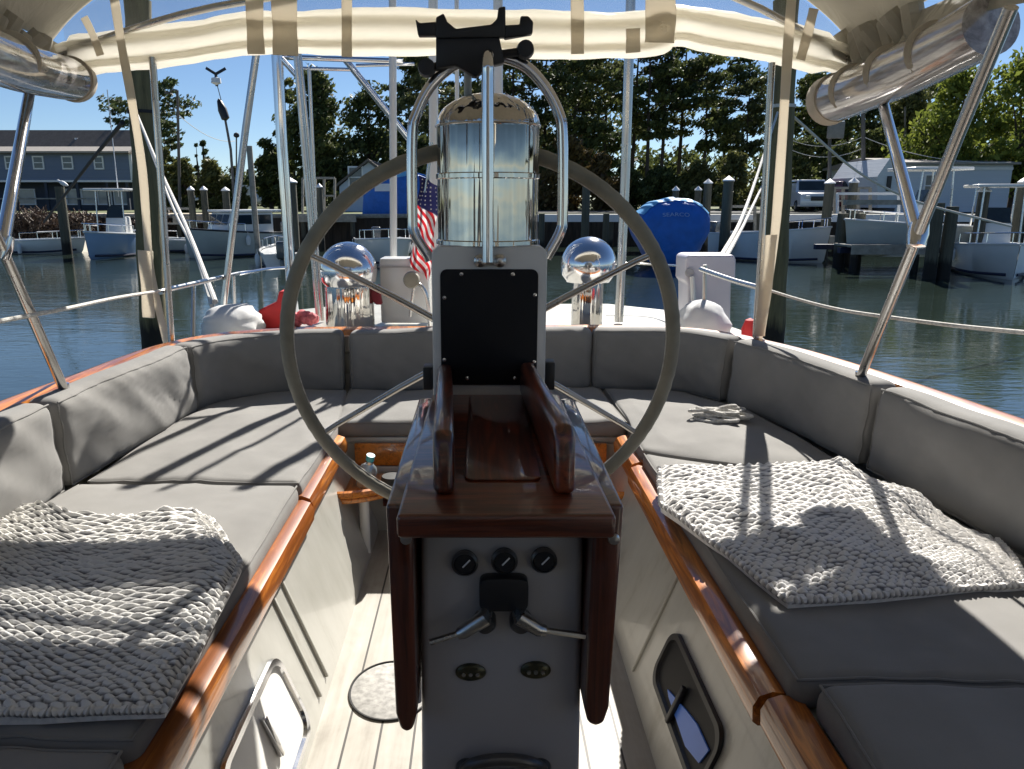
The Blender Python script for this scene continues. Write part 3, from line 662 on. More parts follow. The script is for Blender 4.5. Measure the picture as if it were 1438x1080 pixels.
# instrument housing above the table
YH = 1.50
x0, x1 = P(607,450,YH).x, P(767,450,YH).x; zt = P(690,346,YH).z; zb = ZT-.02
def rrect(x0, x1, z0, z1, r, y, m=6, low=True):
    out = []
    for cx_, cz_, a0 in ((x1-r, z1-r, 0), (x0+r, z1-r, PI/2), (x0+r, z0+r, PI), (x1-r, z0+r, 1.5*PI)):
        for i in range(m): a = a0+PI/2*i/(m-1); out.append((cx_+r*math.cos(a), y, cz_+r*math.sin(a)))
    return out
mb = MB(); mb.prism(rrect(x0, x1, zb, zt, .018, YH), (0,.13,0)); hs = mb.build('instrument_housing', M['white_paint'], ped, bevel=.004)
q0, q1 = P(620,540,YH), P(756,378,YH)
mb = MB(); mb.prism(rrect(q0.x, q1.x, q0.z, q1.z, .013, YH+.002), (0,-.006,0)); mb.build('black_panel', M['blackgloss'], hs, bevel=.001)
mb = MB()
for px, py in ((648,385),(720,385),(624,418),(751,414),(624,505),(750,508),(656,531),(723,531)):
    mb = MB(); mb.lathe([(0,0),(.0045,0),(.0038,.002),(0,.0028)], P(px,py,YH-.004), (0,-1,0), 10); mb.build('panel_screw', M['steel'], hs)
mb = MB(); mb.box((x0-.022, YH+.02, ZT+.002), (x0-.002, YH+.06, ZT+.05)); mb.build('cable_clamp', M['black'], hs, bevel=.003); mb = MB(); mb.box((x1+.002, YH+.02, ZT+.002), (x1+.022, YH+.06, ZT+.06)); mb.build('cable_clamp', M['black'], hs, bevel=.003)
# compass hood
YC = 1.60; cc = P(685,345,YC); r_ = .5*(P(757,300,YC).x-P(614,300,YC).x); zc0 = zt; zsh = P(685,178,YC).z; zseam = P(685,248,YC).z; zdm = P(685,133,YC+.0).z
mb = MB(); prof = [(r_*1.02, zc0), (r_*1.02, zc0+.008), (r_*.985, zc0+.010), (r_*.985, zseam-.006), (r_*1.01, zseam-.004), (r_*1.01, zseam+.004), (r_*.985, zseam+.006), (r_*.985, zsh-.004), (r_, zsh), (r_, zsh+.003)]
for i in range(1, 13): a = PI/2*i/12; prof.append((r_*.99*math.cos(a), zsh+.003+(zdm-zsh)*math.sin(a)))
mb.lathe(prof, (cc.x, YC, 0), n=64); hood = mb.build('compass_hood', M['hood'] if 'hood' in M else M['steel'], ped)
mb = MB(); mb.tube([(cc.x+r_*.995*math.cos(t), YC+r_*.995*math.sin(t), zsh) for t in [2*PI*i/48 for i in range(48)]], .0025, 6, closed=True); mb.build('hood_rim', M['steel_dull'], hood)
# guard: hoop athwart plus a forward leg
YG = 1.555
hoop = [P(604,366,YG), P(600,358,YG), P(582,328,YG), P(579,300,YG), P(579,190,YG), P(585,160,YG), P(604,122,YG), P(634,94,YG), P(665,83,YG), P(690,80,YG), P(715,83,YG), P(742,96,YG), P(768,126,YG), P(785,160,YG), P(790,192,YG), P(790,300,YG), P(787,325,YG), P(771,355,YG), P(767,362,YG)]
mb = MB(); mb.tube(smooth_path(hoop, 5), .0105, 16); mb.build('guard_hoop', M['steel'], ped)
yl = YH-.028
leg = [P(685,368,yl), P(685,300,yl), P(685,120,yl), P(685,92,yl), P(685,80,yl+.012), P(685.5,77,yl+.035), P(686,79,YG)]
mb = MB(); mb.tube(smooth_path(leg, 5), .0112, 16); gl = mb.build('guard_leg', M['steel'], ped)
mb = MB(); c = P(688,366,YH-.003)
for s in (-.019, .019):
    mb.lathe([(0,0),(.0125,0),(.0125,.006),(.007,.008),(.007,.014),(0,.015)], c+Vector((s,0,0)), (0,-1,0), 20)
mb.box((c.x-.022, c.y-.006, c.z-.008), (c.x+.022, c.y+.001, c.z+.008)); mb.build('leg_bracket', M['steel_dull'], gl, bevel=.001)
# folding table
tb = E('cockpit_table', (.03, 1.25, ZT-.035), 'dark varnished drop leaf table with two grab rails on the pedestal', 'table')
a0, a1 = PZ(556,724,ZT), PZ(866,724,ZT); yfr = a0.y
mb = MB(); mb.prism([(a0.x, yfr, ZT-.032), (a1.x, yfr, ZT-.032), (a1.x-.010, YH-.003, ZT-.032), (a0.x+.006, YH-.003, ZT-.032)], (0,0,.032)); mb.build('table_top', M['mahogx'], tb, bevel=.006, bseg=3)
h0, h1 = PZ(652,676,ZT), PZ(760,676,ZT)
mb = MB(); pts = rrect(h0.x, h1.x, h0.y, PZ(700,558,ZT).y, .012, 0); mb.prism([(x, z, ZT+.0005) for x, y, z in pts], (0,0,.0035)); lid = mb.build('hatch_lid', M['mahog'], tb, bevel=.0015)
for pa, pb, pc in (((622,515),(622,612),(624,697)), ((743,512),(794,604),(799,697))):
    # end base on table, top line measured
    yb_, ye = PZ(*pc, ZT).y, YH-.004
    zf = P(*pb, yb_).z; zr_ = P(*pa, ye-.03).z
    xn = P(pb[0]+1, 650, yb_).x; xf = P(*pa, ye).x + (.004 if pa[0] < 700 else -.004)
    prof = [(yb_, ZT)] + [(yb_+.002+.03*(1-math.cos(t)), ZT+(zf-ZT)*math.sin(t)) for t in [PI/2*i/8 for i in range(3, 9)]] + [(ye-.08, zr_+.002), (ye, zr_), (ye, ZT)]
    mb = MB(); dx = (xf-xn)/(ye-yb_)
    mb.prism([(xn+dx*(y-yb_)-.0145, y, z) for y, z in prof], (.029, 0, 0)); mb.build('grab_rail', M['mahogr'] if 'mahogr' in M else M['mahog'], tb, bevel=.011, bseg=4)
def leaf_(xa_, xb_, lean, y0, y1, zbot):
    mb = MB(); out = []
    for x, z in ((xa_, ZT-.006), (xb_, ZT-.006), (xb_+lean-.002, zbot+.03), (xb_+lean-.008, zbot+.006), ((xa_+xb_)/2+lean, zbot), (xa_+lean+.008, zbot+.006), (xa_+lean+.002, zbot+.03)): out.append((x, y0, z))
    mb.prism(out, (0, y1-y0, 0)); return mb
yl0 = .935; l0, l1 = P(543,760,yl0).x, P(579,760,yl0).x; zb_ = P(560,1030,yl0).z
leaf_(l0, l1, .003, yl0, YH-.01, zb_).build('drop_leaf', M['mahogz'], tb, bevel=.006, bseg=3)
l0, l1 = P(829,760,yl0).x, P(879,760,yl0).x; zb_ = P(850,1022,yl0).z
leaf_(l0+.004, l1-.004, -.006, yl0, YH-.02, zb_).build('drop_leaf', M['mahogz'], tb, bevel=.006, bseg=3)
for px in (570, 862): mb = MB(); mb.lathe([(0,0),(.008,0),(.006,.005),(0,.006)], P(px,757,yl0-.0005), (0,-1,0), 14); mb.build('leaf_hinge_pin', M['steel_dull'], tb)
mb = MB(); mb.tube([P(586,757,1.10), P(587,985,1.10)], .006, 8); mb.build('table_leg_rod', M['gelw'], tb)
# wheel
YW = 1.71; wc = P(674,489,YW); lean = math.radians(8.5)
Rw = (P(955,480,YW).x-P(396,480,YW).x)/2-.014
def wp(t, r, f=0): return wc+Vector((r*math.cos(t), -r*math.sin(t)*math.sin(lean)+f*math.cos(lean), r*math.sin(t)*math.cos(lean)+f*math.sin(lean)))
mb = MB(); nn = 180; mb.tube([wp(2*PI*i/nn, Rw) for i in range(nn)], [.0155+.0006*math.sin(i*PI*.9) for i in range(nn)], 14, closed=True); wh = rim = mb.build('steering_wheel', M['leather'], ped)
mb = MB()
mb.tube([wp(2*PI*i/180, Rw-.0155, .0) for i in range(180)], .0018, 5, closed=True); mb.build('stitching', M['rope'], rim)
for k in range(6):
    t = math.radians(30+60*k+ (0)); mb = MB(); mb.tube([wp(t, .03, .03), wp(t, Rw*.5, .03), wp(t, Rw*.9, .012), wp(t, Rw-.006, 0)], [.0085,.0078,.007,.007], 10); mb.build('spoke', M['steel_dull'], wh)
mb = MB(); mb.lathe([(0,-.05),(.028,-.05),(.03,.0),(.05,.01),(.05,.04),(.02,.055),(0,.056)], wc, (0, math.cos(lean), math.sin(lean)), 28); mb.build('hub', M['steel'], wh)
# tablet mount on the guard
YM = 1.50
mt = E('tablet_mount', P(660,90,YM), 'black jawed tablet mount clamped on top of the guard hoop', 'mount')
def pl(pts, y=YM, d=.03): mb = MB(); mb.prism([P(a, b, y) for a, b in pts], (0, d, 0)); return mb
pl([(612,50),(700,46),(709,88),(690,92),(668,108),(640,92),(612,96)], YM+.02, .03).build('mount_plate', M['black'], mt, bevel=.004)
pl([(612,24),(623,18),(628,30),(640,40),(690,34),(698,26),(700,10),(710,8),(710,36),(710,52),(612,54)], YM+.015, .02).build('jaw', M['black'], mt, bevel=.003)
pl([(583,26),(589,32),(614,30),(614,50),(587,50)], YM+.018, .022).build('arm', M['black'], mt, bevel=.003)
pl([(708,35),(730,34),(731,22),(742,22),(749,30),(748,47),(708,54)], YM+.018, .022).build('arm', M['black'], mt, bevel=.003)
for px, py in ((737,72),(600,97)):
    mb = MB(); mb.lathe([(0,0),(.016,0),(.017,.01),(.015,.03),(0,.032)], P(px,py,YM+.05), (0,-1,0), 16); mb.build('clamp_knob', M['black'], mt)
mb = MB(); mb.tube([P(600,97,YM+.035), P(650,84,YM+.035), P(737,72,YM+.035)], .008, 8); mb.build('clamp_bar', M['black'], mt)
mb = MB(); mb.tube([P(657,98,YM+.06), P(657,140,YM+.10)], .0075, 12); mb.build('support_rod', M['gelw'], mt)
# ================================================================== BIMINI OVERHEAD
YB_ = 3.0
bi = E('bimini', (-.05, 1.9, ZCAP), 'cream canvas bimini with rolled clear side curtains on a steel tube frame', 'bimini')
xl_, xr_ = P(72,66,YB_).x, P(1192,74,YB_).x; ze = 2.74
def cz(x, y=3.0):
    t = (x-(xl_+xr_)/2)/((xr_-xl_)/2); t = max(-1, min(1, t)); return ze+.015+.30*(1-abs(t)**5) + .05*math.sin(PI*min(1, max(0, (3.0-y)/2.8)))
def cx_of(t): # denser near the edges
    return (xl_+xr_)/2+(xr_-xl_)/2*math.sin(PI/2*t)/1.0
mb = MB(); mb.grid(lambda u, v: Vector((cx_of(2*u-1), .0+3.0*v, cz(cx_of(2*u-1), .0+3.0*v)+.008*noise.noise(Vector((u*9, v*9, 2))))), 60, 24)
mb.grid(lambda u, v: Vector((cx_of(2*u-1), .0+3.0*v, cz(cx_of(2*u-1), .0+3.0*v)+.006+.008*noise.noise(Vector((u*9, v*9, 2))))), 60, 24)
mb.build('canopy', M['canopy'], bi, angle=180)
# canvas valance folds at both rear corners
for sx in (-1, 1):
    xe = xl_ if sx < 0 else xr_
    mb = MB(); mb.grid(lambda u, v: Vector((xe+sx*(.02*math.sin(u*23)*v*.6-.01)-sx*.03*v, 3.0-2.8*u, cz(xe)-.10*v*(1+.2*math.sin(u*17)))), 90, 6)
    mb.grid(lambda u, v: Vector((xe+sx*(.02*math.sin(u*23)*v*.6-.004)-sx*.03*v, 3.0-2.8*u, cz(xe)-.10*v*(1+.2*math.sin(u*17)))), 90, 6)
    mb.build('valance', M['canopy'], bi, angle=180)
    # gathered canvas at the corner
    mb = MB(); rnd = random.Random(5+sx)
    for i in range(7):
        y = 2.97-.07*i; mb.tube(smooth_path([Vector((xe-sx*(.02+.05*rnd.random()), y, cz(xe)-.02+.05*rnd.random())), Vector((xe-sx*.01, y-.02, cz(xe)-.06)), Vector((xe+sx*.015, y-.05, cz(xe)-.12-.02*rnd.random()))], 4), [.028+.012*rnd.random()]*9, 8)
    mb.build('gathered_canvas', M['canopy'], bi)
# rear window rolled up across the back
def beam_pts():
    px = [(92,82),(130,76),(200,68),(280,58),(350,47),(450,46),(560,45),(700,47),(810,50),(905,48),(945,36),(1000,44),(1060,54),(1120,66),(1190,86)]
    return smooth_path([P(a, b, YB_-.02) for a, b in px], 5)
bp = beam_pts(); mb = MB(); nb_ = len(bp)
mb.tube(bp, [(.070+.0025*math.sin(i*.7)+.0015*math.sin(i*1.9))*(.75 if i < 3 or i > nb_-4 else 1)*(1.12 if 24 < i < 50 else 1) for i in range(nb_)], 20); mb.build('rolled_window', M['rollcream'], bi)
mb = MB(); mb.tube([p+Vector((0,-.052,.022+.002*math.sin(i*.3))) for i, p in enumerate(bp)], .017, 8); mb.tube([p+Vector((0,-.045,-.040+.0015*math.sin(i*.3))) for i, p in enumerate(bp)], .014, 8); mb.build('roll_fold', M['rollcream'], bi)
# clear strip above the roll
mb = MB(); mb.grid(lambda u, v: (lambda b, x: Vector((b.x, YB_-.01+.02*math.sin(u*9), b.z+.05+(max(cz(b.x)-.005, b.z+.06)-b.z-.05)*v)))(bp[min(nb_-1, int(u*(nb_-1)+.5))], 0), nb_, 4)
mb.build('clear_window', M['vinyl'], bi)
# straps and flaps
def strap(pts, w, name='strap', mat='strap', th=.003, parent=bi, y=2.9):
    pp = smooth_path([P(a, b, c if c else y) for a, b, c in pts], 5); mb = MB(); vs = []
    for i, p in enumerate(pp):
        t = (pp[min(i+1, len(pp)-1)]-pp[max(i-1, 0)]).normalized(); s = t.cross(Vector((0,1,0))).normalized()
        s = (s+Vector((0,.15*math.sin(i*.9),0))).normalized()
        for a, b in ((-1,-1),(1,-1),(1,1),(-1,1)): vs.append(p+s*(a*w/2)+Vector((0, b*th/2, 0)))
    fs = [(i*4+k, i*4+(k+1)%4, i*4+4+(k+1)%4, i*4+4+k) for i in range(len(pp)-1) for k in range(4)]+[(0,1,2,3), tuple(4*(len(pp)-1)+k for k in range(4))]
    return mb.add(vs, fs).build(name, M[mat], parent)
strap([(118,24,0),(130,48,0),(141,78,0)], .026); strap([(1143,12,0),(1134,48,0),(1124,84,0)], .034)
strap([(487,-20,0),(487,40,0),(487,80,0)], .036); strap([(810,-20,0),(811,30,0),(811,76,0)], .046)
strap([(357,-20,0),(358,40,0),(360,76,0)], .060, 'window_flap'); strap([(398,-20,0),(400,40,0),(401,78,0)], .088, 'window_flap')
strap([(926,-20,0),(928,20,0),(926,60,0)], .105, 'window_flap'); strap([(889,40,0),(889,74,0)], .05, 'window_flap')
# long tie-down straps to the side decks
st = strap([(158,-20,2.85),(170,60,2.85),(183,130,2.87),(200,240,2.9),(210,370,2.95),(222,430,2.97),(236,487,2.98)], .030, 'tie_down')
strap([(202,352,2.91),(206,400,2.94),(209,446,2.95)], .046, 'strap_end', 'strap', .004, st)
st = strap([(1113,-20,2.85),(1107,60,2.85),(1098,200,2.88),(1088,330,2.92),(1074,420,2.95),(1064,478,2.97)], .034, 'tie_down')
strap([(1083,330,2.9),(1076,400,2.93),(1066,472,2.95)], .045, 'strap_end', 'strap', .004, st)
# side curtains rolled up
def roll(p0, p1, r, capc, bands, sgn):
    a, b = p0, p1; n = 40; pts = [a.lerp(b, i/n)+Vector((0, 0, -.012*math.sin(PI*i/n))) for i in range(n+1)]
    mb = MB(); mb.tube(pts, [r*(1+.010*math.sin(i*.35)) for i in range(n+1)], 28); ro = mb.build('rolled_side_curtain', M['rolled'], bi)
    d = (b-a).normalized()
    mb = MB(); mb.tube([a-d*.012, a, a+d*.055], [r*1.0, r*1.10, r*1.08], 28); mb.build('roll_binding', M['canopyd'], ro)
    for t in bands:
        q = a.lerp(b, t); mb = MB(); mb.tube([q-d*.014, q, q+d*.014], [r*1.05, r*1.07, r*1.05], 28); mb.build('roll_strap', M['strap'], ro)
M['canopyd'] = simple('tan_canvas_binding', (.42,.37,.30), .85, 0, .15, 20, .3, 200)
roll(P(104,112,2.95), P(-70,55,1.9), .071, None, (.62,), -1)
roll(P(1164,142,2.95), P(1392,34,2.15), .079, None, (.20,.46,.72), 1)
# frame tubes
def tubeP(name, pts, r, mat='steel', parent=bi, k=6, **kw):
    mb = MB(); mb.tube(smooth_path([P(*p) for p in pts], k), r, 14); return mb.build(name, M[mat], parent, **kw)
fl = PZ(90,547,1.665); fr_ = PZ(1208,530,1.665)
mb = MB(); mb.tube([fl, P(3,350,1.84), P(-70,190,1.72), P(-140,40,1.6)], .0135, 14); mb.build('frame_leg', M['steel_dull'], bi)
mb = MB(); mb.tube([fr_, P(1290,328,1.86), P(1347,187,1.76), P(1420,10,1.6)], .0135, 14); mb.build('frame_leg', M['steel_dull'], bi)
mb = MB(); mb.tube([P(46,105,2.75), P(3,345,1.87)], .0165, 14); mb.build('rear_brace', M['steel'], bi)
mb = MB(); mb.tube([P(1236,130,2.75), P(1288,330,1.9)], .0165, 14); mb.build('rear_brace', M['steel'], bi)
for a in (fl, fr_):
    mb = MB(); mb.lathe([(0,0),(.03,0),(.03,.006),(.016,.012),(.016,.03),(0,.031)], a-Vector((0,0,.012)), n=20); mb.build('deck_socket', M['steel'], bi)
for p in (P(3,347,1.85), P(1289,330,1.87)):
    mb = MB(); mb.lathe([(0,-.03),(.021,-.028),(.024,0),(.021,.028),(0,.03)], p, (.2,.3,1), 16); mb.build('jaw_slide', M['steel'], bi)
tubeP('rear_post', [(214,80,2.93),(228,280,2.95),(241,484,2.97)], .0125, 'steel_dull')
tubeP('rear_post', [(1084,88,2.93),(1072,300,2.95),(1061,474,2.97)], .0125, 'steel_dull')
tubeP('cross_bow', [(80,78,2.93),(300,10,2.93),(640,-30,2.93),(980,-20,2.93),(1190,84,2.93)], .0125, 'steel_dull')

# ================================================================== STERN GEAR
arch = E('stern_arch', (-.6, 4.3, 1.6), 'bent steel tube stern arch with davit legs behind the cockpit', 'arch')
zdk = 1.58
def post(name, top_, bot, Y, r, mat='steel'): mb = MB(); mb.tube([P(*top_, Y), P(*bot, Y)], r, 12); return mb.build(name, M[mat], arch)
post('arch_leg', (362,70), (314,424), 4.2, .0175, 'blueish')if False else None
mb = MB(); mb.tube([P(362,60,3.9), P(345,180,3.9), P(314,428,3.9)], .0175, 12); mb.build('arch_leg', M['steel_dull'], arch)
mb = MB(); mb.tube([P(388,60,4.2), P(396,200,4.2), P(413,452,4.2)], .029, 14); mb.build('arch_leg', M['steel'], arch)
mb = MB(); mb.tube([P(408,-10,4.0), P(424,180,4.0), P(447,450,4.0)], .012, 10); mb.build('arch_leg', M['steelw'] if 'steelw' in M else M['steel_dull'], arch)
mb = MB(); mb.tube([P(416,30,4.05), P(431,180,4.05), P(453,450,4.05)], .011, 10); mb.build('arch_leg', M['steel_dull'], arch)
mb = MB(); mb.tube([P(434,95,4.4), P(441,250,4.4), P(449,450,4.4)], .010, 10); mb.build('arch_leg', M['steel_dull'], arch)
mb = MB(); mb.tube([P(886,-10,4.0), P(884,60,4.0), P(878,250,4.0), P(869,452,4.0)], .0235, 14); mb.build('arch_leg', M['steelw'] if 'steelw' in M else M['steel_dull'], arch)
for px, yt, r in ((551,-50,.019),(608,-60,.024),(641,-70,.011),(699,-60,.024)):  # seen posts plus added hidden ones, heightened to stripe the seat with shadow
    mb = MB(); mb.tube([P(px, yt, 4.15), P(px+2, 446, 4.15)], r, 12); mb.build('arch_or_added_post', M['gelw'], arch)
for a, b, r in (((388,80,4.3),(566,86,4.3),.014), ((420,96,4.4),(500,98,4.4),.010), ((395,82,4.2),(418,108,4.2),.014), ((482,80,4.4),(575,196,4.4),.018), ((500,92,4.5),(582,90,4.5),.010)):
    mb = MB(); mb.tube([P(*a), P(*b)], r, 10); mb.build('arch_crossbar', M['steel'], arch)
def dome_vent(px, pybot, pyc, R_px, Y, label, wide):
    c = P(px, pybot, Y); r = R_px/1080*Y*1.02; zc_ = P(px, pyc, Y).z
    t = E('stern_lantern', c, label, 'lantern', 'domed steel lanterns on the stern deck')
    mb = MB(); prof = []
    for i in range(17): a = PI/2-PI/2*i/16*1.0; prof.append((r*math.cos(a), zc_+r*math.sin(a)))
    prof += [(r*.96, zc_-r*.35), (r*.80, zc_-r*.55), (r*.78, zc_-r*.6)]
    mb.lathe(prof[::-1], (c.x, Y, 0), n=40); mb.build('dome', M['mirror'], t)
    mb = MB(); rs = r*wide; mb.lathe([(rs*.9, zdk-.02), (rs, zdk+.01), (rs, zc_-r*.55), (rs*.9, zc_-r*.5)], (c.x, Y, 0), n=40); mb.build('lantern_body', M['hood'], t)
    return t
M['mirror'] = steel('mirror_steel', (.74,.74,.75), .10)
dome_vent(492,445,380,39,3.75,'wide bodied mirror dome lantern beside the white stern box',.86)
dome_vent(824,443,372,38,3.75,'slim mirror dome lantern beside the tan arch leg',.56)
mb = MB(); a, b = P(536,440,3.9), P(602,362,3.9); mb.box((a.x, 3.86, 1.59), (b.x, 4.02, b.z)); t = E('stern_box', (a.x, 3.94, 1.6), 'white rectangular locker box beside the mirror dome on the stern', 'box')
mb.build('box_body', M['gelw'], t, bevel=.012); mb = MB(); mb.box((a.x-.004, 3.85, b.z-.045), (b.x+.004, 4.03, b.z-.038)); mb.build('lid_seam', M['grey_paint'], t)
c = P(578,393,3.6)
t = E('gooseneck_light', (c.x+.05, 3.6, 1.6), 'small dark round deck light on a bent neck near the flag', 'light')
mb = MB(); mb.lathe([(0,-.02),(.034,-.018),(.04,0),(.034,.02),(0,.024)], c, (0,-1,.1), 20); mb.build('lamp_head', M['leather'], t)
mb = MB(); mb.tube(smooth_path([P(583,398,3.62), P(592,402,3.62), P(600,420,3.62), P(604,462,3.62)], 5), .009, 8); mb.build('neck', M['steel_dull'], t)
# flag
fg = E('ensign_flag', P(596,440,3.8), 'small american flag hanging from a staff beside the compass hood', 'flag')
mb = MB(); mb.tube([P(576,445,3.82), P(606,200,3.82)], .008, 10); mb.build('flag_staff', M['steel_dull'], fg)
FH = P(598,250,3.8).z-P(598,392,3.8).z
tl_, bl_ = P(588,246,3.8), P(576,372,3.8); tr_, br_ = P(618,262,3.8), P(604,396,3.8)
def flagpt(u, v):   # v 0 top; u 0 staff
    p = tl_.lerp(tr_, u).lerp(bl_.lerp(br_, u), v); return p+Vector((.008*math.sin(v*11+u*6), .03*math.sin(u*7+v*3)+.012*math.sin(v*16), 0))
def flag_mat():
    k = N('striped_flag_cloth'); uv = k.n('ShaderNodeUVMap'); sx = k.n('ShaderNodeSeparateXYZ'); k.l(uv.outputs[0], sx.inputs[0])
    # the cloth hangs from its hoist: stripes run diagonally down the folds
    m = k.n('ShaderNodeMath', operation='MULTIPLY_ADD'); k.l(sx.outputs['X'], m.inputs[0]); m.inputs[1].default_value = -2.2
    m2 = k.n('ShaderNodeMath', operation='MULTIPLY'); k.l(sx.outputs['Y'], m2.inputs[0]); m2.inputs[1].default_value = 6.5; k.l(m2.outputs[0], m.inputs[2])
    fr = k.n('ShaderNodeMath', operation='FRACT'); k.l(m.outputs[0], fr.inputs[0]); g = k.n('ShaderNodeMath', operation='GREATER_THAN'); k.l(fr.outputs[0], g.inputs[0]); g.inputs[1].default_value = .5
    mx = k.n('ShaderNodeMix', data_type='RGBA'); k.l(g.outputs[0], mx.inputs['Factor']); mx.inputs['A'].default_value = (.75,.72,.72,1); mx.inputs['B'].default_value = (.60,.02,.03,1)
    k.l(mx.outputs['Result'], k.b.inputs['Base Color']); k.set(Roughness=.8)
    t = k.n('ShaderNodeBsdfTranslucent'); k.l(mx.outputs['Result'], t.inputs['Color']); ms = k.n('ShaderNodeMixShader'); ms.inputs[0].default_value = .4
    k.l(k.b.outputs[0], ms.inputs[1]); k.l(t.outputs[0], ms.inputs[2]); k.l(ms.outputs[0], k.t.nodes['Material Output'].inputs['Surface']); return k.m
def cloth_grid(name, u0, u1, v0, v1, mat, off=0, parent=fg, nx=14, ny=40):
    mb = MB(); mb.grid(lambda u, v: flagpt(u0+(u1-u0)*u, v0+(v1-v0)*v)+Vector((0, off, 0)), nx, ny); o = mb.build(name, mat, parent, angle=180)
    uvl = o.data.uv_layers.new(name='UVMap')
    for lp in o.data.loops: uvl.data[lp.index].uv = ((lp.vertex_index % nx)/(nx-1), (lp.vertex_index//nx)/(ny-1))
    return o
cl = cloth_grid('striped_field', 0, 1, .30, 1, flag_mat())
cloth_grid('blue_canton', 0, 1, 0, .31, simple('navy_flag_cloth', (.03,.03,.16), .8), 0, cl)
mb = MB(); rnd = random.Random(3)
for i in range(5):
    for j in range(6):
        c_ = flagpt(.1+.19*i, .03+.045*j+.02*(i%2))+Vector((0,-.0025,0)); rr_ = .0055
        mb.add([c_+Vector((math.cos(a)*rr_*(1 if k%2==0 else .42), 0, math.sin(a)*rr_*(1 if k%2==0 else .42))) for k, a in [(k, PI/2+PI*k/5) for k in range(10)]], [tuple(range(10))])
mb.build('stars', M['cap'], cl, smooth=False)
# bags and cloth on the quarters
def bag(name, px0, px1, pyt, pyb, Y, label, mat, dep=.16, zb__=1.57):
    a, b = P(px0, pyb, Y), P(px1, pyt, Y); w = b.x-a.x; h = b.z-zb__; cxm = (a.x+b.x)/2
    mb = MB(); nu_, nv_ = 40, 14
    def fn(u, v):
        an = 2*PI*u; hh = v; k = math.sqrt(max(0, 1-hh**2.6))
        x = cxm+w/2*k*math.copysign(abs(math.cos(an))**.8, math.cos(an)); y = Y+dep*k*math.copysign(abs(math.sin(an))**.8, math.sin(an))
        return Vector((x+noise.noise(Vector((x*14, y*14, hh*4)))*.022, y, zb__+h*hh+noise.noise(Vector((x*11, y*11, 7)))*.010))
    mb.grid(fn, nu_, nv_, True); t = E(name, (cxm, Y, zb__), label, 'bag'); mb.build('bag_body', mat, t)
bag('horseshoe_bag', 288, 366, 426, 470, 3.72, 'rounded white canvas bag by the red cloth on the port quarter', M['canvaswhite'])
bag('winch_bag', 950, 1024, 421, 470, 3.6, 'rounded white canvas bag below the white outboard cover', M['canvaswhite'])
# red canvas, folded
t = E('red_canvas_bundle', P(385,462,3.9), 'folded bright red canvas between the white bag and the wheel rim', 'canvas')
mb = MB(); mb.prism([P(360,462,3.85), P(362,436,3.85), P(388,424,3.85), P(391,409,3.85), P(404,409,3.85), P(406,462,3.85)], (0,.12,0)); mb.build('canvas_fold', M['red'], t, bevel=.012, bseg=3)
mb = MB()
rnd = random.Random(9)
for i in range(9):
    c_ = P(414+3.4*i, 452-14*rnd.random(), 3.9+.04*rnd.random()); mb.lathe([(0,-.025),(.02,-.018),(.028,0),(.02,.02),(0,.025)], c_, (rnd.uniform(-1,1), rnd.uniform(-1,1), 1), 9)
mb.build('crumpled_canvas', simple('pink_red_cloth', (.62,.16,.18), .8, 0, .6, 25), None, label='crumpled pink and red cloth heap under the arch legs', cat='cloth')
mb = MB(); mb.prism([P(512,410,3.72), P(531,400,3.72), P(536,428,3.72), P(528,428,3.72)], (0,.05,0)); mb.build('maroon_pennant', M['maroon'], None, bevel=.004, label='small maroon cloth corner beside the mirror dome', cat='cloth')
# outboard cover on the starboard quarter
t = E('outboard_cover', P(995,450,3.9), 'boxy white outboard motor cover on the starboard stern rail', 'cover')
mb = MB(); a, b = P(961,440,3.9), P(1034,358,3.9)
mb.prism([P(966,452,3.85), P(966,398,3.85), P(962,394,3.85), P(963,362,3.85), P(968,358,3.85), P(1030,358,3.85), P(1034,364,3.85), P(1033,392,3.85), P(1027,398,3.85), P(1026,452,3.85)], (0,.20,0)); mb.build('cover_body', M['lav'] if 'lav' in M else simple('white_vinyl_cover', (.60,.58,.64), .4, 0, .06, 5, .2, 20), t, bevel=.010, bseg=3)
mb = MB(); mb.lathe([(0,0),(.022,0),(.022,.008),(0,.01)], P(968,383,3.845), (0,-1,0), 18); mb.build('cover_knob', M['grey_paint'], t)
mb = MB(); mb.tube([P(972,388,3.83), P(975,440,3.83)], .012, 8); mb.build('strap_roll', M['gelw'], t)
# red marker low on the starboard side
mb = MB(); mb.lathe([(0,0),(.03,0),(.034,.05),(.02,.09),(0,.1)], P(1051,478,3.35)); mb.build('red_fender_cap', M['red'], None, label='small red rubber knob beside the starboard strap foot', cat='fender')
# mooring lines and small rigging
def line(name, pts, r, mat, label, cat='rope', group=None, sag=0):
    pp = [P(*p) for p in pts]; mb = MB(); q = smooth_path(pp, 10)
    mb.tube([p+Vector((0,0,-sag*math.sin(PI*i/(len(q)-1)))) for i, p in enumerate(q)], r, 8); return mb.build(name, mat, None, label=label, cat=cat, group=group)
line('mooring_line', [(188,150,10.2),(222,232,8.2),(262,320,6.0),(302,424,4.2)], .016, M['rope'], 'thicker white braided line slanting from the port piling to the white bag')
line('mooring_line', [(194,165,10.2),(240,285,7.6),(272,350,6.4),(298,430,4.2)], .013, M['rope'], 'inner of the two white lines slanting down from the port piling')
line('black_dock_line', [(172,172,10.2),(120,236,14),(62,312,22)], .028, M['ropeblk'], 'taut black line from the port piling towards the blue house')
line('mooring_line', [(1100,150,10.3),(1130,178,10.6),(1200,238,11.2),(1265,274,11.8),(1310,290,12.2),(1420,318,13)], .018, M['rope'], 'pale line sagging from the starboard piling towards the double piles')
line('mooring_line', [(1092,158,10.2),(1062,250,8),(1040,310,6),(1014,358,4)], .014, M['rope'], 'white line from the starboard piling down to the outboard cover')
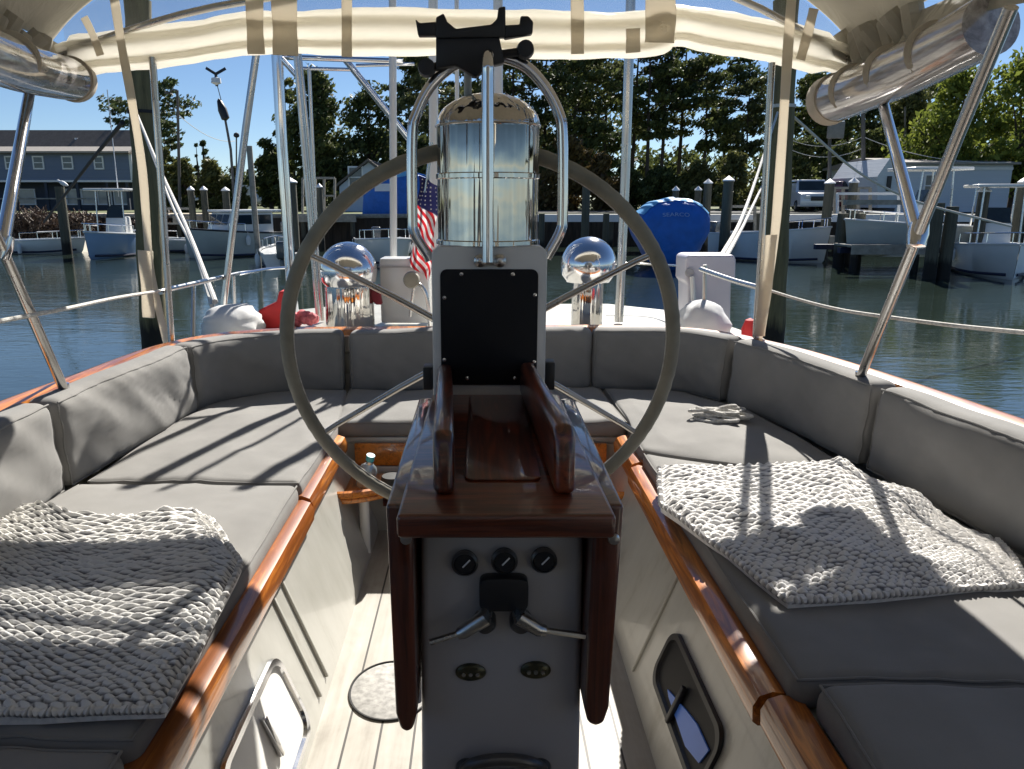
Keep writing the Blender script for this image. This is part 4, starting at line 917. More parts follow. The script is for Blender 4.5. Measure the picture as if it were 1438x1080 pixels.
line('mooring_line', [(1070,262,8.4),(1046,312,6.2),(1020,360,4.02)], .012, M['rope'], 'second strand of white line just above the outboard cover')

# spray dodger ahead of the cockpit
t = E('spray_dodger', (0, -1.2, 1.95), 'cream canvas spray dodger over the cabin top at the forward end', 'dodger')
mb = MB()
def dg_(u, v):
    a = PI*u; wd = 1.15-.1*v; hh_ = 1.36*(1-.75*v**1.8); return Vector((.02-wd*math.copysign(abs(math.cos(a))**.7, math.cos(a)), -.35-1.3*v, 1.62+hh_*abs(math.sin(a))**.6+(.33*v)*0))
mb.grid(dg_, 40, 14); mb.build('dodger_canvas', M['canopy'], t, angle=180)
# ================================================================== WATER, LAND
mb = MB(); mb.add([(-900,-300,0),(900,-300,0),(900,1500,0),(-900,1500,0)], [(0,1,2,3)]); mb.build('water', M['water'], kind='structure', smooth=False, origin=(0,0,0))
def land_y(x): return 38+1.2*math.sin(x*.13)
mb = MB()
xs = [-900,-300,-120,-60,-40,-30,-22,-14,-6,0,8,16,24,32,45,60,120,300,900]
mb.add([(x, land_y(max(-40, min(40, x))), 1.42) for x in xs]+[(x, 2400, 1.42) for x in xs], [(i, i+1, len(xs)+i+1, len(xs)+i) for i in range(len(xs)-1)])
mb.build('ground', M['grass'], kind='structure', smooth=False, origin=(0,0,1.42))
# timber bulkhead along the shore
t = E('bulkhead', (0, 37.9, 0), 'dark brown timber bulkhead with pale cap along the far shore', 'bulkhead')
mb = MB()
for i in range(len(xs)-1):
    a, b = xs[i], xs[i+1]; 
    if a < -60 or b > 60: continue
    n_ = max(1, int((b-a)/.5))
    for k in range(n_):
        x0_, x1_ = a+(b-a)*k/n_, a+(b-a)*(k+1)/n_; ya, yb2 = land_y(max(-40,min(40,x0_))), land_y(max(-40,min(40,x1_)))
        o_ = .03*(k%2); mb.add([(x0_, ya-.1-o_, -.6),(x1_, yb2-.1-o_, -.6),(x1_, yb2-.1-o_, 1.36),(x0_, ya-.1-o_, 1.36)], [(0,1,2,3)])
mb.build('plank_face', M['bulk'], t, smooth=False)
mb = MB(); mb.tube([(x, land_y(max(-40,min(40,x)))-.12, 1.43) for x in xs if abs(x) <= 60], .11, 6); mb.build('cap_rail', M['dockwood'], t)
# sandy ramp on the port side
mb = MB(); a, b = P(118,349,33.5), P(150,349,33.5)
mb.add([P(92,352,33), P(148,352,33), P(138,326,37.5), P(96,326,37.5)], [(0,1,2,3)])
for v, z in zip(mb.v, (-.1,-.1,1.0,1.0)): v.z = z
mb.build('boat_ramp', M['concrete'], kind='structure', smooth=False)
mb = MB(); mb.add([(-42,38.5,1.45),(-14,38.5,1.45),(-14,44,1.46),(-42,44,1.46)], [(0,1,2,3)]); mb.build('sand_path', M['sand'], kind='structure', smooth=False)
mb = MB(); mb.add([(2,46,1.45),(42,46,1.45),(42,54,1.46),(2,54,1.46)], [(0,1,2,3)]); mb.build('car_park_road', simple('old_asphalt', (.05,.05,.05), .9, 0, .2, 2), kind='structure', smooth=False)
# ------------------------------------------------------------------ foliage helpers
def clumps(mb, rnd, cs, per, size, flat=1.0, spread=.5):
    for c, r in cs:
        for i in range(per):
            d = Vector((rnd.gauss(0,1), rnd.gauss(0,1), rnd.gauss(0,1)*flat)); d = d.normalized()*r*(rnd.random()**.4)
            d.z *= flat; p = c+d; s = size*rnd.uniform(.5, 1.3)
            n1 = Vector((rnd.uniform(-1,1), rnd.uniform(-1,1), rnd.uniform(-1,1))).normalized(); u = n1.orthogonal().normalized(); w = n1.cross(u)
            k = rnd.uniform(.45, 1)
            mb.v += [p-u*s, p-w*s*k*.6, p+u*s, p+w*s*k*.6]; q = len(mb.v); mb.f.append((q-4, q-3, q-2, q-1))
def finish(mb, name, mat, parent): return mb.build(name, mat, parent, smooth=False)
def pine(px, D, ytop, width, label, seed, bare=.45, base=None, n=26, group='pines along the far shore', mat='pine', per=70):
    rnd = random.Random(seed); b = P(px, 300, D); b.z = 1.4; top_ = P(px, ytop, D).z; H = top_-1.4; R_ = width/1080*D/2
    t = E('pine_tree', b, label, 'tree', group)
    lean_ = Vector((rnd.uniform(-.03,.03)*H, 0, 0)); mb = MB()
    pts = [b+lean_*(s**2)+Vector((noise.noise(Vector((s*3, seed, 0)))*.2, 0, H*s*.97)) for s in [i/8 for i in range(9)]]
    mb.tube(pts, [max(.03, H*.014*(1-.85*i/8)) for i in range(9)], 8); br = []; cs = []
    for i in range(n):
        s = bare+(1-bare)*(i+rnd.random())/n; o = b+lean_*(s**2)+Vector((0,0,H*s*.97)); an = rnd.uniform(0, 2*PI)
        prof = math.sin(PI*min(1, (1-s)/(1-bare)*.9+.12))**.7; ln = R_*prof*rnd.uniform(.55, 1.15)
        e = o+Vector((math.cos(an)*ln, math.sin(an)*ln, ln*rnd.uniform(-.05,.35)))
        mb.tube([o, o.lerp(e, .5)+Vector((0,0,-.05*ln)), e], [H*.004, H*.003, .015], 5)
        for q in (.45, .75, 1.0):
            if rnd.random() < .85: cs.append((o.lerp(e, q)+Vector((rnd.uniform(-.2,.2), rnd.uniform(-.2,.2), .15)), R_*rnd.uniform(.17,.32)))
    mb.build('trunk', M['bark'], t)
    cb = MB(); clumps(cb, rnd, cs, int(per*1.5), .21, .55); finish(cb, 'crown', M[mat], t)
    return t
def broad(px, D, ytop, width, label, seed, mat='oak', name='oak_tree', z0=1.4, ncl=34, per=110, size=.17, trunk=.25, group=None, cat='tree', H=None):
    rnd = random.Random(seed); b = P(px, 300, D); b.z = z0; H = H or P(px, ytop, D).z-z0; R_ = width/1080*D/2
    t = E(name, b, label, cat, group); mb = MB(); mb.tube([b, b+Vector((.1,0,H*.35)), b+Vector((0,0,H*.7))], [H*.035, H*.025, H*.01], 8)
    cs = []
    for i in range(ncl):
        an = rnd.uniform(0, 2*PI); s = rnd.uniform(trunk, 1); k = (1-abs(2*((s-trunk)/(1-trunk))-.85)**2.2*.8) if s > trunk else .6
        rr_ = R_*max(.15, k)*rnd.uniform(.25, 1)*.85; c = b+Vector((math.cos(an)*rr_, math.sin(an)*rr_*.8, H*s*.93)); cs.append((c, R_*rnd.uniform(.20,.36)))
        if i % 3 == 0: mb.tube([b+Vector((0,0,H*s*.45)), c], [H*.012, .02], 5)
    mb.build('trunk', M['bark'], t); cb = MB(); clumps(cb, rnd, cs, int(per*1.25), size*1.3, .8); finish(cb, 'crown' if cat == 'tree' else 'foliage', M[mat], t); return t
# main pine wood, left to right
pines = [(575,72,70,90,'narrow pine rising behind the guard hoop'),(618,66,30,120,'tall pine behind the tablet mount'),(668,80,24,110,'slim pine seen between mount and compass hood'),(716,68,34,130,'dense pine just to the side of the tablet mount'),
 (762,74,40,120,'pine above the mirror dome, crown hidden by the window roll'),(806,66,28,130,'broad dark pine above the brown scrub'),(845,78,46,120,'dark pine touching the tan arch leg'),(885,70,26,110,'pine directly behind the tan arch leg'),
 (906,64,30,100,'straight bare trunk pine above the blue covered boat'),(926,66,34,100,'second straight trunk pine above the blue covered boat'),(950,70,20,110,'tall thin pine with high crown and bare trunk'),(985,66,72,120,'open crowned pine with blue sky around it'),
 (1012,72,82,110,'layered pine with sky gaps before the starboard piling'),(1040,68,110,90,'short layered pine beside the starboard piling'),(1132,70,110,100,'dark pine beyond the starboard piling'),(1180,74,90,120,'dark pine behind the utility poles'),(1225,72,80,130,'dense pine behind the white shed ridge'),(1270,78,100,120,'dark pine behind the side curtain roll')]
for i, (px, D, yt, w, lb) in enumerate(pines): pine(px, D, yt, w, lb, 20+i, mat=('pine','pine2','oak')[i%3], bare=(.18 if px < 870 or px > 1100 else .40), n=(40 if px < 870 or px > 1100 else 21), per=(75 if px < 870 or px > 1100 else 60))
pine(212, 66, 118, 120, 'sparse windswept pine half hidden by the port piling', 61, .40, n=16, group=None, per=50)
pine(238, 70, 165, 50, 'little pine beside the light pole', 62, .3, n=12, group=None, per=40)
broad(292,62,186,16,'tall narrow dark cypress above the yellow scrub',70,'pine','cypress_tree',ncl=30,per=60,size=.14,trunk=.1)
broad(283,62,196,9,'thin stunted cypress beside the taller one',71,'pine','cypress_tree',ncl=16,per=40,size=.12,trunk=.1)
broad(382,58,192,70,'small dark live oak between the blue pole and white leg',72,trunk=.1)
broad(452,56,92,120,'large dark live oak behind the arch legs',73,ncl=60,per=120,trunk=.12)
broad(520,62,112,110,'large oak above the blue covered shed boat',74,ncl=52,per=90,trunk=.1)
broad(412,60,100,50,'upper oak limb mass with brownish tips',75,'olive',ncl=14,per=60,trunk=.55)
for i, (px, D, yt, w, m_, lb) in enumerate(((236,50,205,46,'olive','yellowish bush right behind the port piling'),(262,49,222,52,'olive','dull green bush under the light pole'),(300,49,224,56,'olive','yellow green bush below the cypress'),(334,50,232,44,'olive','olive bush at the foot of the thin mast'),
    (795,55,190,110,'autumn','russet bush at the edge of the dark pines'),(842,54,214,90,'autumn','rusty scrub beside the tan arch leg'),(880,56,226,70,'oak','dark undergrowth bush above the blue boat'),(925,57,236,90,'oak','dark bush behind the capped pilings'),(975,56,228,80,'olive','green brown bush among the pine trunks'),(1028,55,210,80,'olive','tall olive bush before the starboard piling'),(1120,56,190,80,'oak','dark bush behind the parked cars'),(1170,60,196,90,'oak','black green thicket behind the utility poles'),(1215,60,176,80,'oak','dark thicket above the white shed'),
    (740,58,200,90,'oak','dark bush seen beside the compass hood'),(640,58,210,110,'oak','dark bush hidden behind the compass hood'),(590,60,190,70,'oak','dark bush between oak and compass hood'),(410,54,250,60,'oak','low dark hedge bush behind the blue leg'))):
    broad(px, D, yt, w, lb, 90+i, m_, 'bush', ncl=30, per=110, size=.15, trunk=.0, cat='bush')
broad(1330,52,86,170,'bright yellow green tree beyond the white shed',130,'lime','maple_tree',ncl=60,per=120,trunk=.2)
broad(1420,50,60,180,'yellow green tree at the shed end',131,'lime','maple_tree',ncl=50,per=110,trunk=.2)
broad(1262,60,108,90,'mid green tree between dark pines and yellow tree',132,'olive','maple_tree',ncl=44,per=90,trunk=.15)
broad(20,90,250,120,'distant tree behind the blue house',133,'oak',ncl=20,per=60)
# distant wood closing the gaps
rnd = random.Random(77); mb = MB(); cs = []
for i in range(330):
    x = -95+ i*.62; hh = 10+3*noise.noise(Vector((x*.05, 3, 0))); 
    if x < -38: hh = 3.2
    elif x < -14: hh = 3.4
    elif 18 < x < 38: hh = 6.5
    for k in range(3): cs.append((Vector((x+rnd.uniform(-1,1), 96+rnd.uniform(-6,6), 1.4+hh*rnd.random())), rnd.uniform(1.2,2.2)))
clumps(mb, rnd, cs, 60, .42, .8); o = finish(mb, 'treeline', M['oak'], None); tag(o, 'distant dark wood closing the view behind the trees', 'woods', None, 'stuff')
# ------------------------------------------------------------------ blue house
def house_win(parent, x0, x1, z0, z1, y, glass='pane', mull=True, ny=-1):
    mb = MB(); w = .10
    mb.box((x0-w, y-.06, z0-w), (x1+w, y, z0)); mb.box((x0-w, y-.06, z1), (x1+w, y, z1+w)); mb.box((x0-w, y-.06, z0+.002), (x0, y, z1-.002)); mb.box((x1, y-.06, z0+.002), (x1+w, y, z1-.002))
    if mull: mb.box((x0+.003, y-.05, (z0+z1)/2-.03), (x1-.003, y-.01, (z0+z1)/2+.03))
    f = mb.build('window', M['white'], parent, smooth=False); mb = MB(); mb.box((x0, y-.03, z0), (x1, y-.004, z1)); mb.build('pane', M[glass], f, smooth=False); return f
DH = 58.0
h = E('waterfront_house', P(60,296,DH), 'long two storey slate blue house with brown roof and white windows', 'house')
def hp(px, py, Y=DH): return P(px, py, Y)
zr0, zr1, zr2, zr3 = hp(60,183).z, hp(60,205).z, hp(60,216).z, hp(60,253).z; xL, xR = hp(-260,200).x, hp(182,200).x; zg = 1.4
mb = MB(); mb.box((xL, DH, zr3), (xR, DH+2.9, zr2+.1)); mb.build('wall', M['siding'], h, smooth=False)
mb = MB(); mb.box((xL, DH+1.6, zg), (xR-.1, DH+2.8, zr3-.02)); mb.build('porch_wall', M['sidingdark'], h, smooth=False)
mb = MB(); mb.prism([(xL-.3, DH-.5, zr2), (xL-.3, DH-.5, zr2+.12), (xL-.3, DH+1.2, zr1), (xL-.3, DH+2.8, zr0+.25), (xL-.3, DH+3.3, zr1), (xL-.3, DH+3.3, zr2)], (xR-xL+.35, 0, 0)); rf = mb.build('roof', M['shingle'], h, smooth=False)
mb = MB(); mb.prism([(xL-.32, DH-.52, zr2+.02), (xL-.32, DH-.52, zr2+.16), (xL-.32, DH+1.1, zr1+.03), (xL-.32, DH+1.1, zr1-.05)], (xR-xL+.39, 0, 0)); mb.build('eave', M['shingle2'], rf, smooth=False)
mb = MB(); mb.tube([(hp(88,200).x, DH+2.0, zr1), (hp(88,200).x, DH+2.0, zr1+.7)], .12, 10); mb.build('vent_pipe', M['white'], rf)
mb = MB(); mb.box((xL, DH-.06, zr3-.14), (xR, DH+.1, zr3-.002)); mb.build('band_board', M['white'], h, smooth=False)
mb = MB(); mb.box((xR-.16, DH-.05, zr3+.01), (xR+.04, DH-.002, zr2-.01)); mb.build('corner_board', M['white'], h, smooth=False)
for a, b in ((-78,-66),(-38,-26),(8,17),(47,59),(88,100),(133,143)): house_win(h, hp(a,220).x, hp(b,220).x, hp(a,236).z, hp(a,221).z, DH-.002)
for a, b in ((-60,-42),(-30,-8),(26,48),(94,112),(116,133),(138,155),(161,178)):
    x0_, x1_ = hp(a,270,DH+1.6).x, hp(b,270,DH+1.6).x; house_win(h, x0_, x1_, hp(a,286,DH+1.6).z, hp(a,267,DH+1.6).z, DH+1.598, 'panelight', False)
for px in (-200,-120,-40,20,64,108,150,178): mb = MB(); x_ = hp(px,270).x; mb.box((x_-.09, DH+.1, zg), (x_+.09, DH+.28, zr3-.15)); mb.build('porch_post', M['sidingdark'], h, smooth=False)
mb = MB(); z_ = hp(60,279,DH).z; mb.box((xL, DH-.1, z_-.05), (hp(120,270).x, DH-.02, z_+.05)); mb.build('deck_rail', M['dockwood'], h, smooth=False)
mb = MB(); mb.box((xL, DH-1.2, zg), (xR, DH-.3, hp(60,298).z+.05)); mb.build('foundation', M['concrete'], h, smooth=False)
# grey gable house behind the blue covered boat
def gable(name, px0, px1, py_eave, py_ridge, D, depth, wall, roofm, label, front_gable=True, z0=1.4):
    x0_, x1_ = P(px0,250,D).x, P(px1,250,D).x; ze_, zr_ = P(px0,py_eave,D).z, P(px0,py_ridge,D).z
    h = E(name, ((x0_+x1_)/2, D, z0), label, 'house' if 'house' in name else 'shed')
    mb = MB()
    if front_gable:
        mb.prism([(x0_, D, z0), (x1_, D, z0), (x1_, D, ze_), ((x0_+x1_)/2, D, zr_), (x0_, D, ze_)], (0, depth, 0)); mb.build('wall', M[wall], h, smooth=False)
        xm = (x0_+x1_)/2; mb = MB()
        for s, xe in ((-1, x0_), (1, x1_)):
            mb.prism([(xm, D-.3, zr_+.05), (xe+s*.4, D-.3, ze_-.2), (xe+s*.4, D-.3, ze_-.05), (xm, D-.3, zr_+.22)], (0, depth+.6, 0))
        mb.build('roof', M[roofm], h, smooth=False)
    else:
        mb.box((x0_, D, z0), (x1_, D+depth, ze_)); mb.build('wall', M[wall], h, smooth=False); mb = MB()
        mb.prism([(x0_-.2, D-.4, ze_-.05), (x0_-.2, D-.4, ze_+.08), (x0_-.2, D+depth/2, zr_), (x0_-.2, D+depth+.4, ze_+.08), (x0_-.2, D+depth+.4, ze_-.05)], (x1_-x0_+.4, 0, 0)); mb.build('roof', M[roofm], h, smooth=False)
    return h, x0_, x1_, ze_
hh, x0_, x1_, ze_ = gable('grey_house', 476, 560, 262, 228, 52, 8, 'shedwall', 'shingle', 'pale gabled house end beside the blue covered boat')
house_win(hh, x0_+.7, x0_+1.5, 3.0, 4.2, 51.998)
sh_, x0_, x1_, ze_ = gable('boat_shed', 1262, 1420, 230, 216, 48, 10, 'shedwall', 'shingle2', 'long pale blue shed with low tan roof behind the lifted boats', False)
mb = MB(); mb.prism([P(1232,292,47), P(1262,292,47), P(1262,224,47), P(1250,222,47), P(1232,248,47)], (0, 6, 0)); mb.build('lean_to', M['shedwall'], sh_, smooth=False)
mb = MB(); c = P(1248,256,46.99); mb.box((c.x-.12, 46.9, c.z-.5), (c.x+.12, 46.995, c.z+.35)); mb.build('wall_lamp', M['black'], sh_, smooth=False)
mb = MB(); mb.box((x0_, 47.93, ze_-.35), (x1_, 47.998, ze_-.2)); mb.build('fascia', M['white'], sh_, smooth=False)
house_win(sh_, P(1300,250,48).x, P(1318,250,48).x, 2.4, 3.6, 47.998)
# vehicles ------------------------------------------------------------------
def vehicle(name, c, yaw, L, W, H, paint, label, kind='suv', cat='car'):
    t = E(name, (0,0,0), label, cat)
    hl = L/2; mb = MB()
    if kind == 'suv': pr = [(-hl,.35),(-hl+.05,.95),(-hl+.2,H-.08),(-hl+.55,H),(.15*L,H-.02),(.27*L,H*.62),(hl-.12,H*.55),(hl,.42),(hl-.05,.3),(-hl+.1,.3)]
    elif kind == 'pickup': pr = [(-hl,.45),(-hl,1.05),(-.08*L,1.05),(-.06*L,H-.06),(-.02*L,H),(.16*L,H-.02),(.27*L,H*.62),(hl-.12,H*.57),(hl,.45),(hl-.05,.35),(-hl+.05,.35)]
    else: pr = [(-hl,.35),(-hl,H-.1),(-hl+.15,H),(.36*L,H),(.40*L,H*.72),(hl-.1,H*.50),(hl,.4),(hl-.05,.3),(-hl+.05,.3)]
    mb.prism([(x, -W/2, z) for x, z in pr], (0, W, 0))
    for v in mb.v:
        if v.z > H*.66: v.y *= .84
    body = mb.build('body', M[paint], t, bevel=.05, bseg=3)
    mb = MB(); zb_, zt_ = H*.64, H*.93
    xw0 = {'suv': -hl+.35, 'pickup': -.04*L, 'van': .05*L}[kind]; xw1 = .17*L if kind != 'van' else .34*L
    for s in (-1, 1): mb.prism([(xw0, s*W*.43, zb_+.03), (xw1+.28, s*W*.43, zb_+.03), (xw1, s*W*.425, zt_), (xw0+.08, s*W*.425, zt_)], (0, s*.035, 0))
    mb.prism([(xw1+.03, -W*.37, zt_-.01), (xw1+.03, W*.37, zt_-.01), (xw1+.42, W*.41, zb_+.02), (xw1+.42, -W*.41, zb_+.02)], (.05, 0, .03))
    if kind != 'van': mb.prism([(xw0-.14, -W*.37, zb_+.05), (xw0-.14, W*.37, zb_+.05), (xw0-.06, W*.35, zt_), (xw0-.06, -W*.35, zt_)], (-.10, 0, 0))
    mb.build('window_band', M['tint'], body, smooth=False)
    for x_ in (-hl*.60, hl*.62):
        for s in (-1, 1):
            mb = MB(); mb.lathe([(0,0),(.33,0),(.35,.04),(.35,.18),(.33,.22),(0,.22)], (x_, s*(W/2-.20)-(.0 if s > 0 else 0), .35), (0, s, 0), 20); w = mb.build('wheel', M['tyre'], t)
            mb = MB(); mb.lathe([(0,.0),(.2,.0),(.19,.02),(0,.03)], (x_, s*(W/2+.02), .35), (0, s, 0), 16); mb.build('rim', M['carsilver'], w)
    for s in (-1, 1):
        mb = MB(); mb.box((hl-.06, s*W*.30-.14, H*.42), (hl+.02, s*W*.30+.14, H*.50)); mb.build('headlight', M['white'], t, bevel=.02)
    mb = MB(); mb.box((hl-.03, -W*.2, H*.34), (hl+.03, W*.2, H*.47)); mb.build('grille', M['black'], t, bevel=.01)
    t.location = c; t.rotation_euler.z = yaw; return t
zg2 = 1.46
vehicle('parked_suv', Vector((P(1131,280,50).x, 50, zg2)), -PI/2-.1, 4.9, 2.0, 1.95, 'carwhite', 'white suv parked facing the water beyond the starboard piling')
vehicle('parked_pickup', Vector((P(1178,280,52).x, 52, zg2)), -PI/2+.35, 5.3, 2.0, 1.9, 'cardark', 'dark red pickup parked behind the capped pilings')
vehicle('parked_van', Vector((P(352,280,80).x, 80, zg2)), .15, 5.0, 2.0, 2.1, 'carwhite', 'white van on the grass behind the white cabin boat', 'van', 'van')
vehicle('parked_suv', Vector((P(398,288,70).x, 70, zg2)), .05, 4.6, 1.9, 1.6, 'carsilver', 'low silver car on the grass beside the white van')
vehicle('parked_pickup', Vector((P(243,290,66).x, 66, zg2)), PI+.1, 5.2, 1.95, 1.8, 'carsilver', 'silver pickup half hidden behind the port piling', 'pickup', 'pickup')
# poles ---------------------------------------------------------------------
def pole(px, ytop, D, r, label, arm=None, cat='pole', name='utility_pole', mat='barkpole', z0=1.4, xo=0):
    b = P(px+xo, 300, D); b.z = z0; tp = P(px, ytop, D); t = E(name, b, label, cat); mb = MB(); mb.tube([b, tp], [r, r*.75], 10); mb.build('shaft', M[mat], t)
    if arm == 'lamp':
        mb = MB(); q = P(px-11, ytop+3, D); mb.tube([tp, tp.lerp(q, .5)+Vector((0,0,.1)), q], .05, 6); mb.lathe([(0,0),(.2,.02),(.16,.14),(0,.16)], q-Vector((.1,0,.1)), n=12); mb.build('lamp_arm', M[mat], t)
    if arm == 'cross':
        mb = MB(); mb.bar(tp+Vector((-.9,0,-.6)), tp+Vector((.9,0,-.6)), .1, .12); mb.build('crossarm', M[mat], t)
    if arm == 'box':
        q = P(px+7, 183, D); mb = MB(); mb.box((q.x-.5, D-.3, q.z-.5), (q.x+.5, D-.05, q.z+.5)); mb.build('transformer_box', M['shingle2'], t, bevel=.05)
    return t
pole(249,127,48,.10,'tall dark light pole with a lamp arm above the yellow bushes','lamp','street light','light_pole',xo=4)
pole(1165,188,50,.13,'shorter utility pole with a pale box near the starboard piling','box')
pole(1212,120,52,.15,'taller utility pole in front of the dark thicket','cross')
pole(1271,150,54,.08,'thin pole rising beside the shed roof')
# wires
def span(a, b, label, r=.02, sag=.5):
    A, B = P(*a), P(*b); mb = MB(); mb.tube([A.lerp(B, i/16)+Vector((0,0,-sag*4*(i/16)*(1-i/16))) for i in range(17)], r, 5); mb.build('overhead_wire', M['rope'], None, label=label, cat='wire')
span((1110,196,52),(1212,192,52),'upper overhead wire running to the tall utility pole'); span((1110,210,50),(1212,208,52),'lower overhead wire running to the tall utility pole')
span((1212,192,52),(1420,228,46),'pale overhead wire sloping to the shed'); span((249,160,48),(330,198,60),'faint wire leaving the light pole')
# tall boat masts with wind gear
t = E('wind_mast', P(331,300,36), 'thin dark mast with a wind generator and white cap', 'mast'); mb = MB(); mb.tube([P(331,310,36), P(324,210,36), P(313,150,36)], [.07,.06,.05], 8); mb.tube([P(313,150,36), P(303,112,36)], .02, 6); mb.build('mast_tube', M['barkpole'], t)
mb = MB(); mb.lathe([(0,0),(.18,.1),(.2,.5),(.1,.9),(0,1.0)], P(318,170,36), (-.3,0,1), 10); mb.build('dark_sleeve', M['black'], t)
mb = MB(); mb.lathe([(0,0),(.22,.1),(.20,.3),(0,.35)], P(304,120,36), n=10); mb.build('white_cap', M['white'], t)
mb = MB()
for k in range(3): a = .5+k*2.1; c_ = P(303,104,36); mb.bar(c_, c_+Vector((math.cos(a)*.5, .05, math.sin(a)*.5)), .12, .03, (0,1,0))
mb.build('rotor', M['black'], t)
pole(332,188,44,.05,'thin pole with a black ball finial near the cypress',None,'pole','signal_pole')
mb = MB(); mb.lathe([(0,-.15),(.14,-.08),(.16,0),(.12,.1),(0,.16)], P(332,190,44), n=12); mb.build('finial', M['black'], bpy.data.objects['signal_pole'])
# ------------------------------------------------------------------ near slip pilings
def bigpile(top, bot, D, r, label):
    a, b = P(*top, D), P(*bot, D); dirv = (a-b).normalized(); t = E('mooring_piling', b, label, 'piling', 'near slip pilings')
    mb = MB(); k = 26; lo = b-dirv*1.2; pts = [lo.lerp(a, i/k) for i in range(k+1)]; mb.tube(pts, [r*(1.03-.06*i/k)+.008*math.sin(i*1.7) for i in range(k+1)], 18); return mb, t, a, b
mb, t, a, b = bigpile((193,0), (218,511), 10.4, .165, 'thick green brown mooring piling with a bleached batten, port side'); mb.build('post', M['pile'], t)
mb = MB(); mb.bar(P(207,352,10.2), P(209,447,10.2), .14, .05, (0,1,0)); mb.build('batten', M['pilebeige'], t, bevel=.01)
mb = MB(); mb.tube([P(201,160,10.4)+Vector((0,0,.02*i)) for i in range(3)], .19, 14); mb.build('rope_turns', M['ropeblk'], t)
mb, t, a, b = bigpile((1104,0), (1083,511), 10.4, .158, 'thick green brown mooring piling beside the steel rear post, starboard side'); mb.build('post', M['pile'], t)
mb = MB(); mb.tube([P(1098,152,10.4)+Vector((0,0,.02*i)) for i in range(3)], .172, 14); mb.build('rope_turns', M['rope'], t)
# ------------------------------------------------------------------ far pilings
def pilemesh(r, h): mb = MB(); mb.tube([(0,0,-1.2),(0,0,h*.5),(0,0,h)], [r*1.05, r, r*.95], 12); return mb
def piling(px, py_top, D, wpx_, label, cap=True, tilt=0):
    b = P(px, 340, D); b.z = 0; h = P(px, py_top, D).z; r = wpx_/1080*D/2
    t = E('dock_piling', b, label, 'piling', 'capped dock pilings' if cap else 'bare dock pilings')
    mb = MB(); mb.tube([b+Vector((0,0,-1.2)), b+Vector((tilt*.5,0,h*.5)), b+Vector((tilt,0,h-(.14 if cap else 0)))], [r*1.05, r, r*.95], 12); mb.build('post', M['pilefar'], t)
    if cap: mb = MB(); mb.lathe([(0,-.02),(r*1.15,-.02),(r*1.15,.02),(0,.17)], b+Vector((tilt,0,h-.14)), n=14); mb.build('cap', M['cap'], t)
    return t
for px, yt, D, w, lb, cap in ((93,262,32,13,'dark piling with white gull mess before the blue house',False),(143,326,33,14,'short dark piling beside the blue centre console boat',False),
  (274,262,35,9,'capped piling left of the pair behind the braided lines',True),(292,262,35.5,9,'capped piling second of the pair behind the braided lines',True),(322,263,35,10,'capped piling behind the white cabin boat',True),
  (412,250,27,17,'broad dark green piling beside the arch leg',True),(452,258,34,8,'capped piling between the arch legs and oak',True),(821,246,31,11,'capped piling right above the slim mirror dome',True),
  (945,262,31,9,'capped piling standing straight above the blue covered boat',True),(976,262,33,9,'thin capped piling just off the blue cover',True),(989,252,31,11,'taller capped piling close beside the blue cover',True),(1017,248,29,14,'thick capped piling between blue boat and starboard piling',True),
  (1157,252,30,13,'capped piling in front of the parked cars',True),(1190,250,27,12,'white topped piling in front of the lifted boat',True),(1150,318,28,10,'low bare piling at the dock corner',False),(1180,300,26,15,'thick bare piling under the lift rail',False),(1204,300,26,15,'second thick bare piling under the lift rail',False),
  (1311,285,22,17,'dark double pile nearer the shed, inner post',False),(1331,290,22,17,'dark double pile nearer the shed, outer post',False),(1372,262,24,15,'capped piling beyond the double piles',True),(1425,250,26,14,'outermost capped piling of the boat lifts',True),
  (760,300,32,9,'short bare piling by the guard hoop',False),(850,300,32,9,'short bare piling below the long dock edge',False),(1060,300,33,9,'short bare piling behind the starboard piling',False)):
    piling(px, yt, D, w, lb, cap)
# gull on the first piling
g = P(86,262,32); t = E('gull', g, 'small white gull standing on the dark piling', 'bird'); mb = MB(); mb.lathe([(0,-.22),(.05,-.16),(.09,-.02),(.085,.08),(.05,.15),(.045,.18),(.055,.22),(.035,.27),(0,.29)], g+Vector((.1,0,.12)), (-.9,0,.45), 12); mb.tube([g+Vector((.1,0,.0)), g+Vector((.1,0,.12))], .012, 5); mb.build('gull_body', M['white'], t)
# ------------------------------------------------------------------ docks
def dock(name, x0, x1, y0, y1, z, label, legs=0):
    t = E(name, ((x0+x1)/2, y0, 0), label, 'dock'); mb = MB(); n_ = max(1, int((x1-x0)/.16))
    mb.box((x0, y0, z-.06), (x1, y1, z)); mb.build('deck_planks', M['dockwood'], t, smooth=False)
    mb = MB(); mb.box((x0, y0-.06, z-.28), (x1, y0-.01, z+.02)); mb.build('edge_board', M['white'] if legs else M['dockwood'], t, smooth=False)
    k = max(2, int((x1-x0)/2.6))
    for i in range(k):
        mb = MB(); x_ = x0+.2+(x1-x0-.4)*i/(k-1); mb.tube([(x_, y0+.15, -1), (x_, y0+.15, z-.06)], .11, 8); mb.build('leg', M['pilefar'], t)
    return t
zdck = P(900,302,33).z
dock('long_dock', P(742,302,33).x, P(1420,302,33).x, 33, 35.4, zdck, 'long dock with pale edge board under the pine wood', 1)
dock('finger_dock', P(1195,350,24).x, P(1300,350,24).x, 24, 25.2, P(1200,349,24).z+.1, 'short finger dock below the lifted centre console boat')
dock('finger_dock', P(1085,345,31).x, P(1190,345,31).x, 31.5, 32.6, .75, 'low finger dock behind the starboard piling')
dock('house_dock', P(240,300,36).x, P(330,300,36).x, 36.2, 37.6, P(270,300,36).z-.15, 'grey dock behind the white cabin boat')
